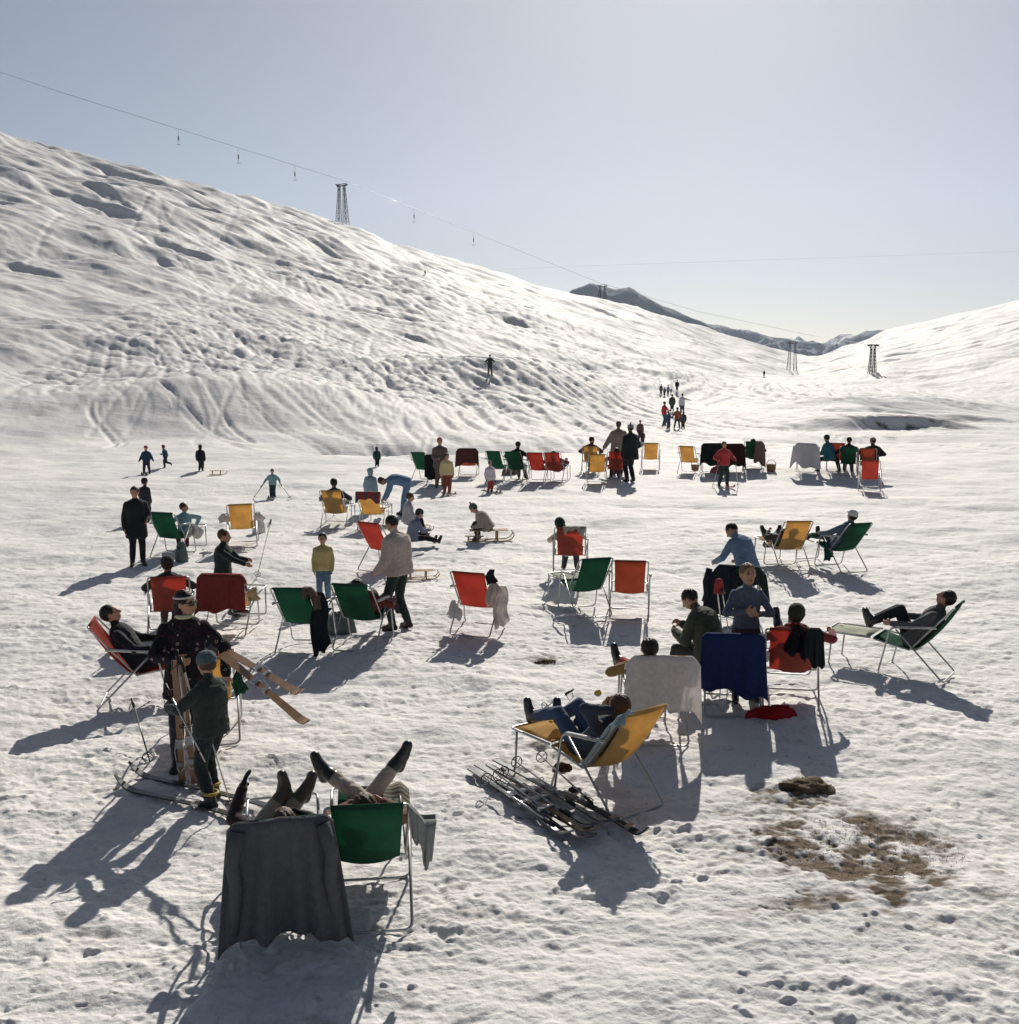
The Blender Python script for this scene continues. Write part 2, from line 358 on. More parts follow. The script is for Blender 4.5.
    n3 = N('ShaderNodeTexNoise'); n3.inputs['Scale'].default_value = 8; n3.inputs['Detail'].default_value = 9; n3.inputs['Roughness'].default_value = .68; Lk(tc.outputs['Object'], n3.inputs['Vector'])
    bp = N('ShaderNodeBump'); bp.inputs['Strength'].default_value = .85; bp.inputs['Distance'].default_value = .034; Lk(n3.outputs['Fac'], bp.inputs['Height'])
    mp = N('ShaderNodeMapping'); mp.inputs['Scale'].default_value = (.5, 1.3, 1); mp.inputs['Rotation'].default_value = (0, 0, R(24)); Lk(tc.outputs['Object'], mp.inputs['Vector'])
    n5 = N('ShaderNodeTexNoise'); n5.inputs['Scale'].default_value = 1.3; n5.inputs['Detail'].default_value = 5; Lk(mp.outputs[0], n5.inputs['Vector'])
    bp2 = N('ShaderNodeBump'); bp2.inputs['Strength'].default_value = .5; bp2.inputs['Distance'].default_value = .12; Lk(n5.outputs['Fac'], bp2.inputs['Height']); Lk(bp.outputs[0], bp2.inputs['Normal'])
    Lk(bp2.outputs[0], b.inputs['Normal'])
    me.materials.append(m)
    tag(link('snow_ground', me), kind='structure')
build_ground()
# far mountains
def mountain(name, ctl, D0, wdt, snow_lo, seed, hazed_rock, amp):
    pxs = [c[0] for c in ctl]; a = np.linspace(azx(pxs[0]), azx(pxs[-1]), 260); tt = np.interp(a, [azx(c[0]) for c in ctl], [azel(*c)[1] for c in ctl])
    zr = H + tt * D0; rows = np.linspace(-1, 1, 90); P = []
    for r_ in rows:
        d = D0 + r_ * wdt; x = d * np.sin(a); y = d * np.cos(a)
        n = fbm(x / 160, y / 160 + seed, 5, seed, .55); rg = 1 - np.abs(fbm(x / 120, y / 260, 4, seed + 3, .55))
        z = zr * (1 - abs(r_)) ** 1.25 - 60 * abs(r_) + amp * n * min(1, abs(r_) * 5 + .12) + amp * .8 * (rg - .8) * min(1, abs(r_) * 6)
        P.append(np.stack([x, y, z], -1))
    m, t, b = new_mat(name)
    tc = t.nodes.new('ShaderNodeTexCoord'); n = t.nodes.new('ShaderNodeTexNoise'); n.inputs['Scale'].default_value = .012; n.inputs['Detail'].default_value = 9; n.inputs['Roughness'].default_value = .65
    t.links.new(tc.outputs['Object'], n.inputs['Vector']); cr = t.nodes.new('ShaderNodeMapRange'); cr.inputs['From Min'].default_value = snow_lo; cr.inputs['From Max'].default_value = snow_lo + .05
    t.links.new(n.outputs['Fac'], cr.inputs['Value']); mx = t.nodes.new('ShaderNodeMix'); mx.data_type = 'RGBA'; mx.inputs['A'].default_value = (*hazed_rock, 1); mx.inputs['B'].default_value = (.8, .8, .82, 1)
    t.links.new(cr.outputs[0], mx.inputs['Factor']); t.links.new(mx.outputs['Result'], b.inputs['Base Color']); b.inputs['Roughness'].default_value = .9
    mb = MB(); mb.sheet([[tuple(p) for p in row] for row in P]); tag(mb.build(name, m), kind='structure')
mountain('mountain_peak', [(520,340),(560,300),(570,289),(588,283),(600,287),(612,290),(626,288),(640,296),(659,305),(680,313),(697,320),(712,328),(740,345)], 2300, 420, .60, 4, (.085, .105, .14), 30)  # rock tinted bluish: some of the distant haze is painted into it
mountain('mountain_range', [(640,345),(680,318),(700,323),(718,325),(740,329),(762,334),(784,337),(806,340),(818,342),(834,334.5),(850,336),(858,331),(877,330),(930,324),(980,338)], 3100, 620, .56, 9, (.09, .11, .15), 40)  # rock colour again carries painted haze blue

def haze():
    mb = MB(); mb.box((0, 1900, 360), (7400, 7400, 1000)); m = bpy.data.materials.new('haze'); m.use_nodes = True; t = m.node_tree
    for n in list(t.nodes):
        if n.type == 'BSDF_PRINCIPLED': t.nodes.remove(n)
    v = t.nodes.new('ShaderNodeVolumePrincipled'); v.inputs['Density'].default_value = .00007; v.inputs['Color'].default_value = (.66, .80, 1, 1); v.inputs['Anisotropy'].default_value = .4
    t.links.new(v.outputs[0], t.nodes['Material Output'].inputs['Volume'])
    tag(mb.build('haze', m, smooth=False), kind='stuff')
haze()
# ---------------------------------------------------------------- bodies
SM = 1.0
def v3(*a): return Vector(a)
class Body:
    """closed overlapping primitives, fused into one continuous skin"""
    def __init__(s): s.mb = MB(); s.pr = []
    def cap(s, p0, r0, p1, r1, tag_, seg=14, flat=None):
        p0, p1 = Vector(p0), Vector(p1); d = p1 - p0; L = d.length
        if L < 1e-5: d = Vector((0, 0, 1)); L = 1e-5
        d = d / L; a = Vector((0, 0, 1)) if abs(d.z) < .9 else Vector((1, 0, 0)); u = d.cross(a).normalized(); v = d.cross(u)
        rings = [(-r0 * .98, .2 * r0), (-r0 * .72, .7 * r0), (-r0 * .3, .95 * r0), (0, r0), (L * .5, (r0 + r1) / 2), (L, r1), (L + r1 * .3, .95 * r1), (L + r1 * .72, .7 * r1), (L + r1 * .98, .2 * r1)]
        vs = []
        for t, r in rings:
            for k in range(seg):
                an = 2 * math.pi * k / seg; vs.append(p0 + d * t + (u * math.cos(an) + v * math.sin(an)) * r)
        fs = [(i * seg + k, i * seg + (k + 1) % seg, (i + 1) * seg + (k + 1) % seg, (i + 1) * seg + k) for i in range(len(rings) - 1) for k in range(seg)]
        fs.append(tuple(range(seg))[::-1]); fs.append(tuple((len(rings) - 1) * seg + k for k in range(seg)))
        s.mb.add(vs, fs); kx = 1.12 if tag_ == 'boots' else 1; s.pr.append((p0, r0 * kx, p1, r1 * kx, tag_))
    def ell(s, c, rad, tag_, M=None, seg=16):
        c = Vector(c); vs = []; n = 10; M = M or Matrix.Identity(3)
        for i in range(n + 1):
            ph = math.pi * (i + .001) / (n + .002)
            for k in range(seg):
                a = 2 * math.pi * k / seg; vs.append(c + M @ Vector((rad[0] * math.sin(ph) * math.cos(a), rad[1] * math.sin(ph) * math.sin(a), -rad[2] * math.cos(ph))))
        fs = [(i * seg + k, i * seg + (k + 1) % seg, (i + 1) * seg + (k + 1) % seg, (i + 1) * seg + k) for i in range(n) for k in range(seg)]
        fs.append(tuple(range(seg))[::-1]); fs.append(tuple(n * seg + k for k in range(seg)))
        s.mb.add(vs, fs); r = sum(rad) / 3; s.pr.append((c, r, c + Vector((0, 0, 1e-4)), r, tag_))
    def loft(s, rings, tag_, seg=20):
        """rings: (centre, x axis vector, y axis vector)"""
        vs = []
        for c, ax, ay in rings:
            for k in range(seg):
                a = 2 * math.pi * k / seg; ca, sa = math.cos(a), math.sin(a)
                e = (abs(ca) ** 2.6 + abs(sa) ** 2.6) ** (-1 / 2.6)
                vs.append(c + ax * ca * e + ay * sa * e)
        n = len(rings)
        fs = [(i * seg + k, i * seg + (k + 1) % seg, (i + 1) * seg + (k + 1) % seg, (i + 1) * seg + k) for i in range(n - 1) for k in range(seg)]
        fs.append(tuple(range(seg))[::-1]); fs.append(tuple((n - 1) * seg + k for k in range(seg)))
        s.mb.add(vs, fs)
        for i in range(n - 1):
            (c0, a0, b0), (c1, a1, b1) = rings[i], rings[i + 1]
            for o in (-.5, .5): s.pr.append((c0 + a0 * o, (a0.length * .5 + b0.length) / 2 + .02, c1 + a1 * o, (a1.length * .5 + b1.length) / 2 + .02, tag_))
    def skin(s, name, voxel, tags, parent, smooth_it=2, fold=0.0, spots=(), seed=0, hem=None):
        me = bpy.data.meshes.new('tmp'); me.from_pydata(s.mb.v, [], s.mb.f)
        o = bpy.data.objects.new('tmp', me); C.objects.link(o)
        m = o.modifiers.new('r', 'REMESH'); m.mode = 'VOXEL'; m.voxel_size = voxel; m.adaptivity = 0
        dg = bpy.context.evaluated_depsgraph_get(); dg.update(); ev = o.evaluated_get(dg); out = bpy.data.meshes.new_from_object(ev)
        bpy.data.objects.remove(o); bpy.data.meshes.remove(me)
        nv = len(out.vertices); co = np.empty(nv * 3); out.vertices.foreach_get('co', co); co = co.reshape(-1, 3)
        ne = len(out.edges); ed = np.empty(ne * 2, int); out.edges.foreach_get('vertices', ed); ed = ed.reshape(-1, 2)
        deg = np.bincount(ed.ravel(), minlength=nv)[:, None].clip(1)
        for it in range(smooth_it):
            acc = np.zeros_like(co); np.add.at(acc, ed[:, 0], co[ed[:, 1]]); np.add.at(acc, ed[:, 1], co[ed[:, 0]])
            co = co * .45 + acc / deg * .55
        P0 = np.array([tuple(p[0]) for p in s.pr]); P1 = np.array([tuple(p[2]) for p in s.pr]); R0 = np.array([p[1] for p in s.pr]); R1 = np.array([p[3] for p in s.pr])
        tg = [p[4] for p in s.pr]; names = sorted(set(tg)); ti = np.array([names.index(t) for t in tg])
        def which(pts):
            best = np.full(len(pts), 1e9); lab = np.zeros(len(pts), int)
            for i in range(len(P0)):
                d = P1[i] - P0[i]; L2 = d @ d; t = np.clip(((pts - P0[i]) @ d) / L2, 0, 1)
                ds_ = np.linalg.norm(pts - P0[i] - t[:, None] * d, axis=1) / (R0[i] + (R1[i] - R0[i]) * t)
                u = ds_ < best; best[u] = ds_[u]; lab[u] = ti[i]
            if hem and 'torso' in names:
                tb = lab == names.index('torso'); lo = (pts - np.array(tuple(hem[0]))) @ np.array(tuple(hem[1])) < hem[2]
                lab[tb & lo] = names.index('legs'); lab[tb & ~lo] = names.index('top')
            return lab
        if fold:
            lv = which(co); cl = np.isin(lv, [names.index(x) for x in names if x in ('top', 'legs', 'coat')])
            nn = np.empty(nv * 3); out.vertices.foreach_set('co', co.ravel()); out.update(); out.vertices.foreach_get('normal', nn); nn = nn.reshape(-1, 3)
            f = vnoise(co[:, 0] / .09 + co[:, 2] / .2, co[:, 2] / .055 + co[:, 1] / .08, 5 + seed) + .6 * vnoise(co[:, 0] / .05 + seed, co[:, 2] / .03 + co[:, 1] / .05, 8)
            co = co + nn * (f * fold * cl)[:, None]
        out.vertices.foreach_set('co', co.ravel())
        npoly = len(out.polygons); cen = np.empty(npoly * 3); out.update(); out.polygons.foreach_get('center', cen); cen = cen.reshape(-1, 3)
        lab = which(cen)
        mats_ = [tags.get(n, list(tags.values())[0]) for n in names]
        for (p, r, mt) in spots:
            u = np.linalg.norm(cen - np.array(tuple(p)), axis=1) < r
            if u.any():
                mats_.append(mt); lab[u] = len(mats_) - 1
        out.materials.clear()
        for mt in mats_: out.materials.append(mt)
        out.polygons.foreach_set('material_index', lab.astype(np.int32)); out.polygons.foreach_set('use_smooth', np.ones(npoly, bool)); out.update()
        out.name = name
        return link(name, out, parent)
def ik(a, t, l1, l2, pole):
    d = t - a; L = d.length; mx = (l1 + l2) * .995
    if L > mx: t = a + d * (mx / L); d = t - a; L = mx
    if L < .05: L = .05
    x = (l1 * l1 - l2 * l2 + L * L) / (2 * L); h = math.sqrt(max(l1 * l1 - x * x, 0)); dn = d.normalized()
    p = pole - dn * pole.dot(dn)
    p = p.normalized() if p.length > 1e-4 else Vector((0, 1, 0))
    return a + dn * x + p * h, t
CL = {}
def cloth(name, rgb, **k):
    d = dict(rough=.9, var=.12, scale=30, bump=.35, bscale=60, spec=.1, sheen=.15); d.update(k); return mat(name, rgb, **d)
SKIN = mat('skin', (.42, .23, .15), rough=.55, var=.12, scale=20)
LIP = mat('lips', (.30, .10, .08), rough=.5); EYE = mat('eyes', (.04, .03, .03), rough=.3); BROW = mat('eyebrows', (.05, .035, .03))
HAIRS = {'dark': mat('dark_hair', (.018, .013, .011), rough=.5, var=.5, scale=60, bump=.5, bscale=150), 'brown': mat('brown_hair', (.07, .035, .02), rough=.5, var=.5, scale=60, bump=.5, bscale=150), 'fair': mat('fair_hair', (.16, .10, .05), rough=.5, var=.4, scale=60, bump=.5, bscale=150), 'grey': mat('grey_hair', (.25, .24, .23), rough=.6, var=.3, scale=60)}
PN = [0]
def person(name, loc, th, label, h=1.72, top=(.1, .1, .1), legs=(.05, .05, .06), boots=(.02, .02, .02), P=(0, 0, .93), lean=0, bend=0, side=0, twist=0,
           LA=None, RA=None, LL=None, RL=None, toeL=None, toeR=None, kneeL=None, kneeR=None, elbL=None, elbR=None, hy=0, hp=0, hair='dark', hairlen='short', hat=None, hatc=(.1, .1, .1),
           gloves=None, bulk=.02, coat=0, vox=None, cat='person', group=None, topstripe=None, palmdir=None, hemz=-.105, curl=.5, cap_='round', headk=1.0, fold=.006, sole=None, dist=None):
    """local frame: +Y forward, +X right; all lengths for a 1.75 m body, scaled to h"""
    PN[0] += 1; s = h / 1.75; hk = headk * (1.05 + (1.75 - h) * .38)
    root = empty(name, loc, th, label, cat, group or 'people in the snow', 1.0)
    d = dist or max(6, (Vector(loc) - cam.location).length)
    if vox is None: vox = .0085 if d < 14 else (.013 if d < 22 else (.02 if d < 60 else .03))
    fine = d < 30
    B = Body(); P = Vector(P)
    Mx = lambda a: Matrix.Rotation(R(a), 3, 'X'); My = lambda a: Matrix.Rotation(R(a), 3, 'Y'); Mz = lambda a: Matrix.Rotation(R(a), 3, 'Z')
    M1 = My(side) @ Mx(-lean); M2 = My(side) @ Mx(-lean - bend * .5) @ Mz(-twist * .5); M3 = My(side) @ Mx(-lean - bend) @ Mz(-twist)
    s0 = P; s1 = P + M1 @ v3(0, 0, .13); s2 = s1 + M2 @ v3(0, 0, .16); s3 = s2 + M3 @ v3(0, 0, .2); nk = s3 + M3 @ v3(0, 0, .045)
    def ring(c, M, rx, ry): return (c, M @ v3(rx, 0, 0), M @ v3(0, ry, 0))
    b = bulk + max(0, 1.6 - h) * .06 + (.012 if d > 25 else 0); lk = 1 + max(0, 1.75 - h) * .35 + (.12 if d > 25 else 0)
    tt = 'torso'
    B.loft([ring(s0 - M1 @ v3(0, 0, .10), M1, .15, .10), ring(s0 - M1 @ v3(0, 0, .03), M1, .168, .118), ring(s0 + M1 @ v3(0, 0, .05), M1, .165, .115)], 'legs')
    hem = -.09 - 0
    B.loft([ring(s0 + M1 @ v3(0, 0, hem), M1, .172 + b, .125 + b), ring(s0, M1, .170 + b, .125 + b), ring(s1, M1, .148 + b * 1.1, .112 + b), ring(s2, M2, .165 + b, .118 + b), ring(s2 + M3 @ v3(0, 0, .09), M3, .170 + b * .9, .120 + b), ring(s3 - M3 @ v3(0, 0, .025), M3, .150 + b * .5, .100 + b * .6), ring(s3 + M3 @ v3(0, 0, .022), M3, .115 + b * .4, .08), ring(nk + M3 @ v3(0, 0, .0), M3, .062, .062)], tt)
    # head
    Mh = M3 @ Mz(-hy) @ Mx(hp if True else 0)
    hb = nk + Mh @ v3(0, .012, .035); hc = nk + (M3 @ v3(0, .01, .035)) + Mh @ v3(0, .015, .10 * hk)
    B.cap(s3 + M3 @ v3(0, 0, .02), .058, hb, .052, 'skin')
    B.ell(hc, (.075 * hk, .095 * hk, .102 * hk), 'skin', Mh); B.ell(hc + Mh @ v3(0, .030, -.055) * hk, (.052 * hk, .058 * hk, .060 * hk), 'skin', Mh)
    if fine:
        B.cap(hc + Mh @ v3(0, .092, .005) * hk, .009 * hk, hc + Mh @ v3(0, .108, -.030) * hk, .015 * hk, 'skin')
        for sx in (-1, 1): B.ell(hc + Mh @ v3(sx * .078, -.004, -.008) * hk, (.012 * hk, .02 * hk, .031 * hk), 'skin', Mh)
        B.cap(hc + Mh @ v3(-.02, .086, -.062) * hk, .009 * hk, hc + Mh @ v3(.02, .086, -.062) * hk, .009 * hk, 'skin')
    spots = []
    if fine:
        for sx in (-1, 1):
            spots.append((hc + Mh @ v3(sx * .032, .088, .008) * hk, .013 * hk, EYE)); spots.append((hc + Mh @ v3(sx * .034, .088, .032) * hk, .012 * hk, BROW))
        spots.append((hc + Mh @ v3(0, .097, -.062) * hk, .017 * hk, LIP)); 
    # arms
    hands = {}
    for sx, tgt, pole in ((-1, LA, elbL), (1, RA, elbR)):
        sh = s3 + M3 @ v3(sx * (.152 + b * .45), 0, -.048 - b * .55)
        tg_ = Vector(tgt) if tgt is not None else sh + v3(sx * .07, .05, -.52)
        pl = Vector(pole) if pole is not None else v3(sx * .5, -.8, -.35)
        el, wr = ik(sh, tg_, .285, .255, pl)
        B.cap(sh, .054 + b * .55, el, .046 + b * .5, 'top'); B.cap(el, .046 + b * .5, wr - (wr - el) * .04, .033 + b * .5, 'top')
        ht = 'glove' if gloves else 'skin'; fd = (wr - el).normalized()
        pd = Vector(palmdir) if palmdir else v3(-sx, .3, 0)
        pd = pd - fd * pd.dot(fd); pd = pd.normalized() if pd.length > .01 else fd.orthogonal().normalized(); sd_ = fd.cross(pd)
        if sd_.dot(v3(0, 1, 0)) < 0: sd_ = -sd_            # thumb side forward
        g = .006 if gloves else 0
        kn = wr + fd * .085
        B.cap(wr, .027 + g, wr + fd * .02, .03 + g, ht)
        for o in (-.028, -.009, .009, .027): B.cap(wr + fd * .015 + sd_ * o * .6, .014 + g, kn + sd_ * o, .0125 + g, ht, 8)
        if fine:
            for o, L in ((.030, .072), (.010, .08), (-.010, .074), (-.028, .058)):
                a1 = curl * .9; f1 = (fd * math.cos(a1) + pd * math.sin(a1)); a2 = curl * 2.1; f2 = (fd * math.cos(a2) + pd * math.sin(a2)); a3 = curl * 2.9; f3 = fd * math.cos(a3) + pd * math.sin(a3)
                k0 = kn + sd_ * o; k1 = k0 + f1 * L * .45; k2 = k1 + f2 * L * .32; k3 = k2 + f3 * L * .23
                B.cap(k0, .0105 + g, k1, .0098 + g, ht, 8); B.cap(k1, .0098 + g, k2, .009 + g, ht, 8); B.cap(k2, .009 + g, k3, .008 + g, ht, 8)
            t0 = wr + fd * .025 + sd_ * .025; t1 = t0 + (fd * .6 + sd_ * .6 + pd * .35).normalized() * .045; t2 = t1 + (fd * .8 + sd_ * .1 + pd * (.3 + curl)).normalized() * .032
            B.cap(t0, .015 + g, t1, .0115 + g, ht, 8); B.cap(t1, .0115 + g, t2, .0095 + g, ht, 8)
        else: B.ell(kn + fd * .02, (.03, .03, .045), ht); B.cap(wr + fd * .03, .014, wr + fd * .06 + sd_ * .035, .012, ht, 8)
        hands[sx] = kn + pd * .02
    # legs
    for sx, tgt, pole, toe in ((-1, LL, kneeL, toeL), (1, RL, kneeR, toeR)):
        hp_ = s0 + M1 @ v3(sx * .085, 0, -.05)
        tg_ = Vector(tgt) if tgt is not None else v3(s0.x + sx * .11, s0.y - .01, .10)
        pl = Vector(pole) if pole is not None else v3(0, 1, .2)
        kn, an = ik(hp_, tg_, .42, .40, pl)
        B.cap(hp_, .096 * lk, kn, .068 * lk, 'legs'); B.cap(kn, .068 * lk, kn + (an - kn) * .45, .066 * lk, 'legs'); B.cap(kn + (an - kn) * .45, .066 * lk, an, .055 * lk, 'legs')
        td = Vector(toe).normalized() if toe is not None else v3(sx * .18, 1, -.12).normalized()
        shin = (kn - an).normalized(); dn = -(shin - td * shin.dot(td)); dn = dn.normalized() if dn.length > .05 else v3(0, 0, -1)
        B.cap(an + shin * .035, .060, an, .054, 'boots')
        hl = an - td * .045 + dn * .045; B.cap(an, .05, hl, .040, 'boots', 12); B.cap(hl, .042, hl + td * .10, .045, 'boots', 12); B.cap(hl + td * .10, .050, hl + td * .195 + dn * .004, .044, 'boots', 12)
        B.cap(an + td * .02, .045, hl + td * .15 - dn * .005, .04, 'boots', 12)
    if coat:
        up = v3(0, 0, 1) if coat < 2 else M1 @ v3(0, 0, 1); cl_ = coat % 2
        B.loft([ring(s1 - M1 @ v3(0, 0, .02), M1, .155 + b, .118 + b), ring(s0, M1, .172 + b, .13 + b), ring(s0 - up * cl_ * .6, M1, .182 + b, .142 + b), ring(s0 - up * cl_, M1, .19 + b, .15 + b)], 'top')
    key = 'garment %02d' % PN[0]
    tags = {'skin': SKIN, 'top': top if isinstance(top, bpy.types.Material) else cloth('top_' + '_'.join('%02d' % int(c * 99) for c in top), top), 'legs': cloth('trousers_' + '_'.join('%02d' % int(c * 99) for c in legs), legs), 'boots': mat('boots_' + '_'.join('%02d' % int(c * 99) for c in boots), boots, rough=.35, spec=.5)}
    if gloves: tags['glove'] = cloth('gloves_' + '_'.join('%02d' % int(c * 99) for c in gloves), gloves)
    S3 = Matrix.Diagonal((s, s, s))
    B.mb.v = [tuple(Vector(v) * s) for v in B.mb.v]; B.pr = [(p0 * s, r0 * s, p1 * s, r1 * s, t) for p0, r0, p1, r1, t in B.pr]
    spots = [(p * s, r * s, m) for p, r, m in spots]
    bod = B.skin('body', vox * (.8 if h < 1.4 and fine else 1), tags, root, 2, fold * s if d < 40 else 0, spots, PN[0], (s0 * s, M1 @ v3(0, 0, 1), hemz * s))
    # hair / hat
    def wrap(nm, els, m, v_, nz_=.004, sc_=.03):
        Q = Body()
        for c, r_, MM in els: Q.ell(c * s, tuple(x * s for x in r_), 'a', MM)
        o = Q.skin(nm, v_, {'a': m}, root, 1)
        me = o.data; n = len(me.vertices); co = np.empty(n * 3); me.vertices.foreach_get('co', co); co = co.reshape(-1, 3)
        nn = np.empty(n * 3); me.vertices.foreach_get('normal', nn); nn = nn.reshape(-1, 3)
        co = co + nn * (nz_ * fbm(co[:, 0] / sc_ + co[:, 2] / sc_ * .7, co[:, 1] / sc_ - co[:, 2] / sc_ * .7, 3, PN[0]))[:, None]; me.vertices.foreach_set('co', co.ravel()); me.update(); return o
    hv = min(vox, .010) if fine else .02
    if hairlen and hat not in ('hood', 'balaclava'):
        hm = HAIRS[hair]; els = [(hc + Mh @ v3(0, -.018, .022) * hk, (.086 * hk, .097 * hk, .098 * hk), Mh)]
        if hairlen in ('long', 'bob'):
            els += [(hc + Mh @ v3(0, -.045, -.045) * hk, (.088 * hk, .065 * hk, .09 * hk), Mh)]
        if hairlen == 'long': els += [(hc + Mh @ v3(0, -.075, -.13) * hk, (.075 * hk, .045 * hk, .11 * hk), Mh)]
        if hat and hat != 'headband': els[0] = (hc + Mh @ v3(0, -.022, .008) * hk, (.083 * hk, .092 * hk, .085 * hk), Mh)
        wrap('hair', els, hm, hv, .007, .02)
    if hat:
        hm = cloth('hat_' + '_'.join('%02d' % int(c * 99) for c in hatc), hatc, bscale=120)
        if hat == 'beanie' or hat == 'bobble':
            o = wrap('hat', [(hc + Mh @ v3(0, -.012, .048) * hk, (.092 * hk, .104 * hk, .085 * hk), Mh), (hc + Mh @ v3(0, -.015, .02) * hk, (.095 * hk, .106 * hk, .035 * hk), Mh)], hm, hv)
            if hat == 'bobble': Q = Body(); Q.ell((hc + Mh @ v3(0, -.02, .155) * hk) * s, (.032 * s,) * 3, 'a'); q = Q.skin('bobble', hv, {'a': hm}, o, 1)
        elif hat == 'cap':
            wrap('cap', [(hc + Mh @ v3(0, -.015, .04) * hk, (.09 * hk, .102 * hk, .075 * hk), Mh), (hc + Mh @ v3(0, .085, .035) * hk, (.06 * hk, .05 * hk, .014 * hk), Mh)], hm, hv)
        elif hat == 'hood' or hat == 'balaclava':
            wrap('hood', [(hc + Mh @ v3(0, -.025, .015) * hk, (.098 * hk, .104 * hk, .112 * hk), Mh), (hc + Mh @ v3(0, -.02, -.08) * hk, (.085 * hk, .085 * hk, .07 * hk), Mh)], hm, hv)
        elif hat == 'headband':
            mb = MB(); pts = [hc + Mh @ v3(.083 * math.sin(a) * hk, (-.014 + .096 * math.cos(a)) * hk, (.052 + .012 * math.cos(a)) * hk) for a in np.linspace(0, 2 * math.pi, 25)[:-1]]
            mb.tube([p * s for p in pts], .0095 * s, 8, closed=True); mb.build('headband', hm, root)
    root['_h'] = 0; del root['_h']
    info = dict(root=root, s=s, hc=hc * s, Mh=Mh, nk=nk * s, hands={k: v * s for k, v in hands.items()}, s3=s3 * s, M3=M3, hk=hk * s, P=P * s, top=tags['top'])
    return info
def w2l(root, p):
    """world point into an upright thing's local frame"""
    a = -root.rotation_euler.z; d = Vector(p) - Vector(root.location); return Vector((d.x * math.cos(a) - d.y * math.sin(a), d.x * math.sin(a) + d.y * math.cos(a), d.z))
def l2w(root, p):
    a = root.rotation_euler.z; p = Vector(p); return Vector((p.x * math.cos(a) - p.y * math.sin(a), p.x * math.sin(a) + p.y * math.cos(a), p.z)) + Vector(root.location)

# ---------------------------------------------------------------- deck chairs
METAL = mat('painted_tube', (.46, .47, .46), rough=.35, metal=.6, var=.15, spec=.5)
def fabric(nm, rgb, tr=.62): return mat('canvas_' + nm, rgb, rough=.85, var=.15, scale=4, bump=.3, bscale=260, trans=tr, spec=.1)
FAB = {'red': fabric('red', (.50, .125, .092)), 'green': fabric('green', (.042, .15, .095)), 'yellow': fabric('yellow', (.64, .44, .185)), 'pale': fabric('pale', (.55, .58, .50), .5), 'rust': fabric('rust', (.42, .14, .08)), 'lime': fabric('lime', (.06, .22, .09))}
WD = .245
CM = {}
SL = [(-.385, .965), (-.35, .90), (-.27, .78), (-.17, .64), (-.06, .505), (.03, .41), (.12, .37), (.25, .375), (.4, .405), (.58, .455)]
def sling_mesh(sag, col):
    k = ('sling', sag, col)
    if k in CM: return CM[k]
    g = []
    for i, (y, z) in enumerate(SL):
        row = []
        for j in range(9):
            u = j / 8 * 2 - 1; e = (1 - u * u); t = i / (len(SL) - 1); dp = sag * e * math.sin(math.pi * min(1, t * 1.15 + .04)) ** .8
            wx = WD * (1 - .045 * math.sin(math.pi * t))
            row.append((u * wx, y - dp * .75 * (1 - t), z - dp * (.35 + .15 * t)))
        g.append(row)
    mb = MB(); mb.slab(g, .005)
    for yz in (SL[0], SL[-1]): mb.tube([(-WD, *yz), (WD, *yz)], .0165, 8)
    CM[k] = mb.mesh('sling', FAB[col]); return CM[k]
def chair_meshes():
    w = .285; r = .0115
    a = MB(); a.tube(rnd([(-w, .13, .37), (-w, -.385, .965), (w, -.385, .965), (w, .13, .37)], .05), r)
    a.tube([(-w, .13, .37), (w, .13, .37)], r); CM['back_frame'] = a.mesh('back_frame', METAL)
    a = MB(); a.tube(rnd([(-w, .13, .37), (-w, .59, .455), (w, .59, .455), (w, .13, .37)], .05), r); CM['seat_frame'] = a.mesh('seat_frame', METAL)
    a = MB(); w2 = w + .022; a.tube(rnd([(-w2, .30, .62), (-w2, -.30, .012), (w2, -.30, .012), (w2, .30, .62)], .06), r); CM['rear_leg'] = a.mesh('rear_leg', METAL)
    a = MB(); w3 = w + .045; a.tube(rnd([(-w3, -.20, .70), (-w3, .36, .64), (-w3, .50, .012), (w3, .50, .012), (w3, .36, .64), (w3, -.20, .70)], .07), r); CM['front_leg'] = a.mesh('front_leg', METAL)
    for sx in (-1, 1):
        a = MB(); a.slab([[(sx * w3 + x, y, z) for x in (-.02, .02)] for y, z in ((-.18, .715), (0, .697), (.3, .665))], .012); CM['armrest%d' % sx] = a.mesh('armrest', METAL)
    a = MB(); w4 = w - .01; a.tube(rnd([(-w4, .62, .46), (-w4, 1.22, .47), (w4, 1.22, .47), (w4, .62, .46)], .05), r); a.tube(rnd([(-w4, 1.12, .46), (-w4, 1.16, .012), (w4, 1.16, .012), (w4, 1.12, .46)], .06), r); CM['footrest_frame'] = a.mesh('footrest_frame', METAL)
def footsling(col):
    k = ('foot', col)
    if k not in CM:
        g = [[(u * (WD - .02), .64 + t * .57, .462 - .03 * (1 - u * u) * math.sin(math.pi * t)) for u in (-1, -.5, 0, .5, 1)] for t in (0, .25, .5, .75, 1)]
        mb = MB(); mb.slab(g, .005); CM[k] = mb.mesh('footrest_sling', FAB[col])
    return CM[k]
chair_meshes()
import random as _rr
RT = _rr.Random(12)
CHG = 'deck chairs set out on the snow'
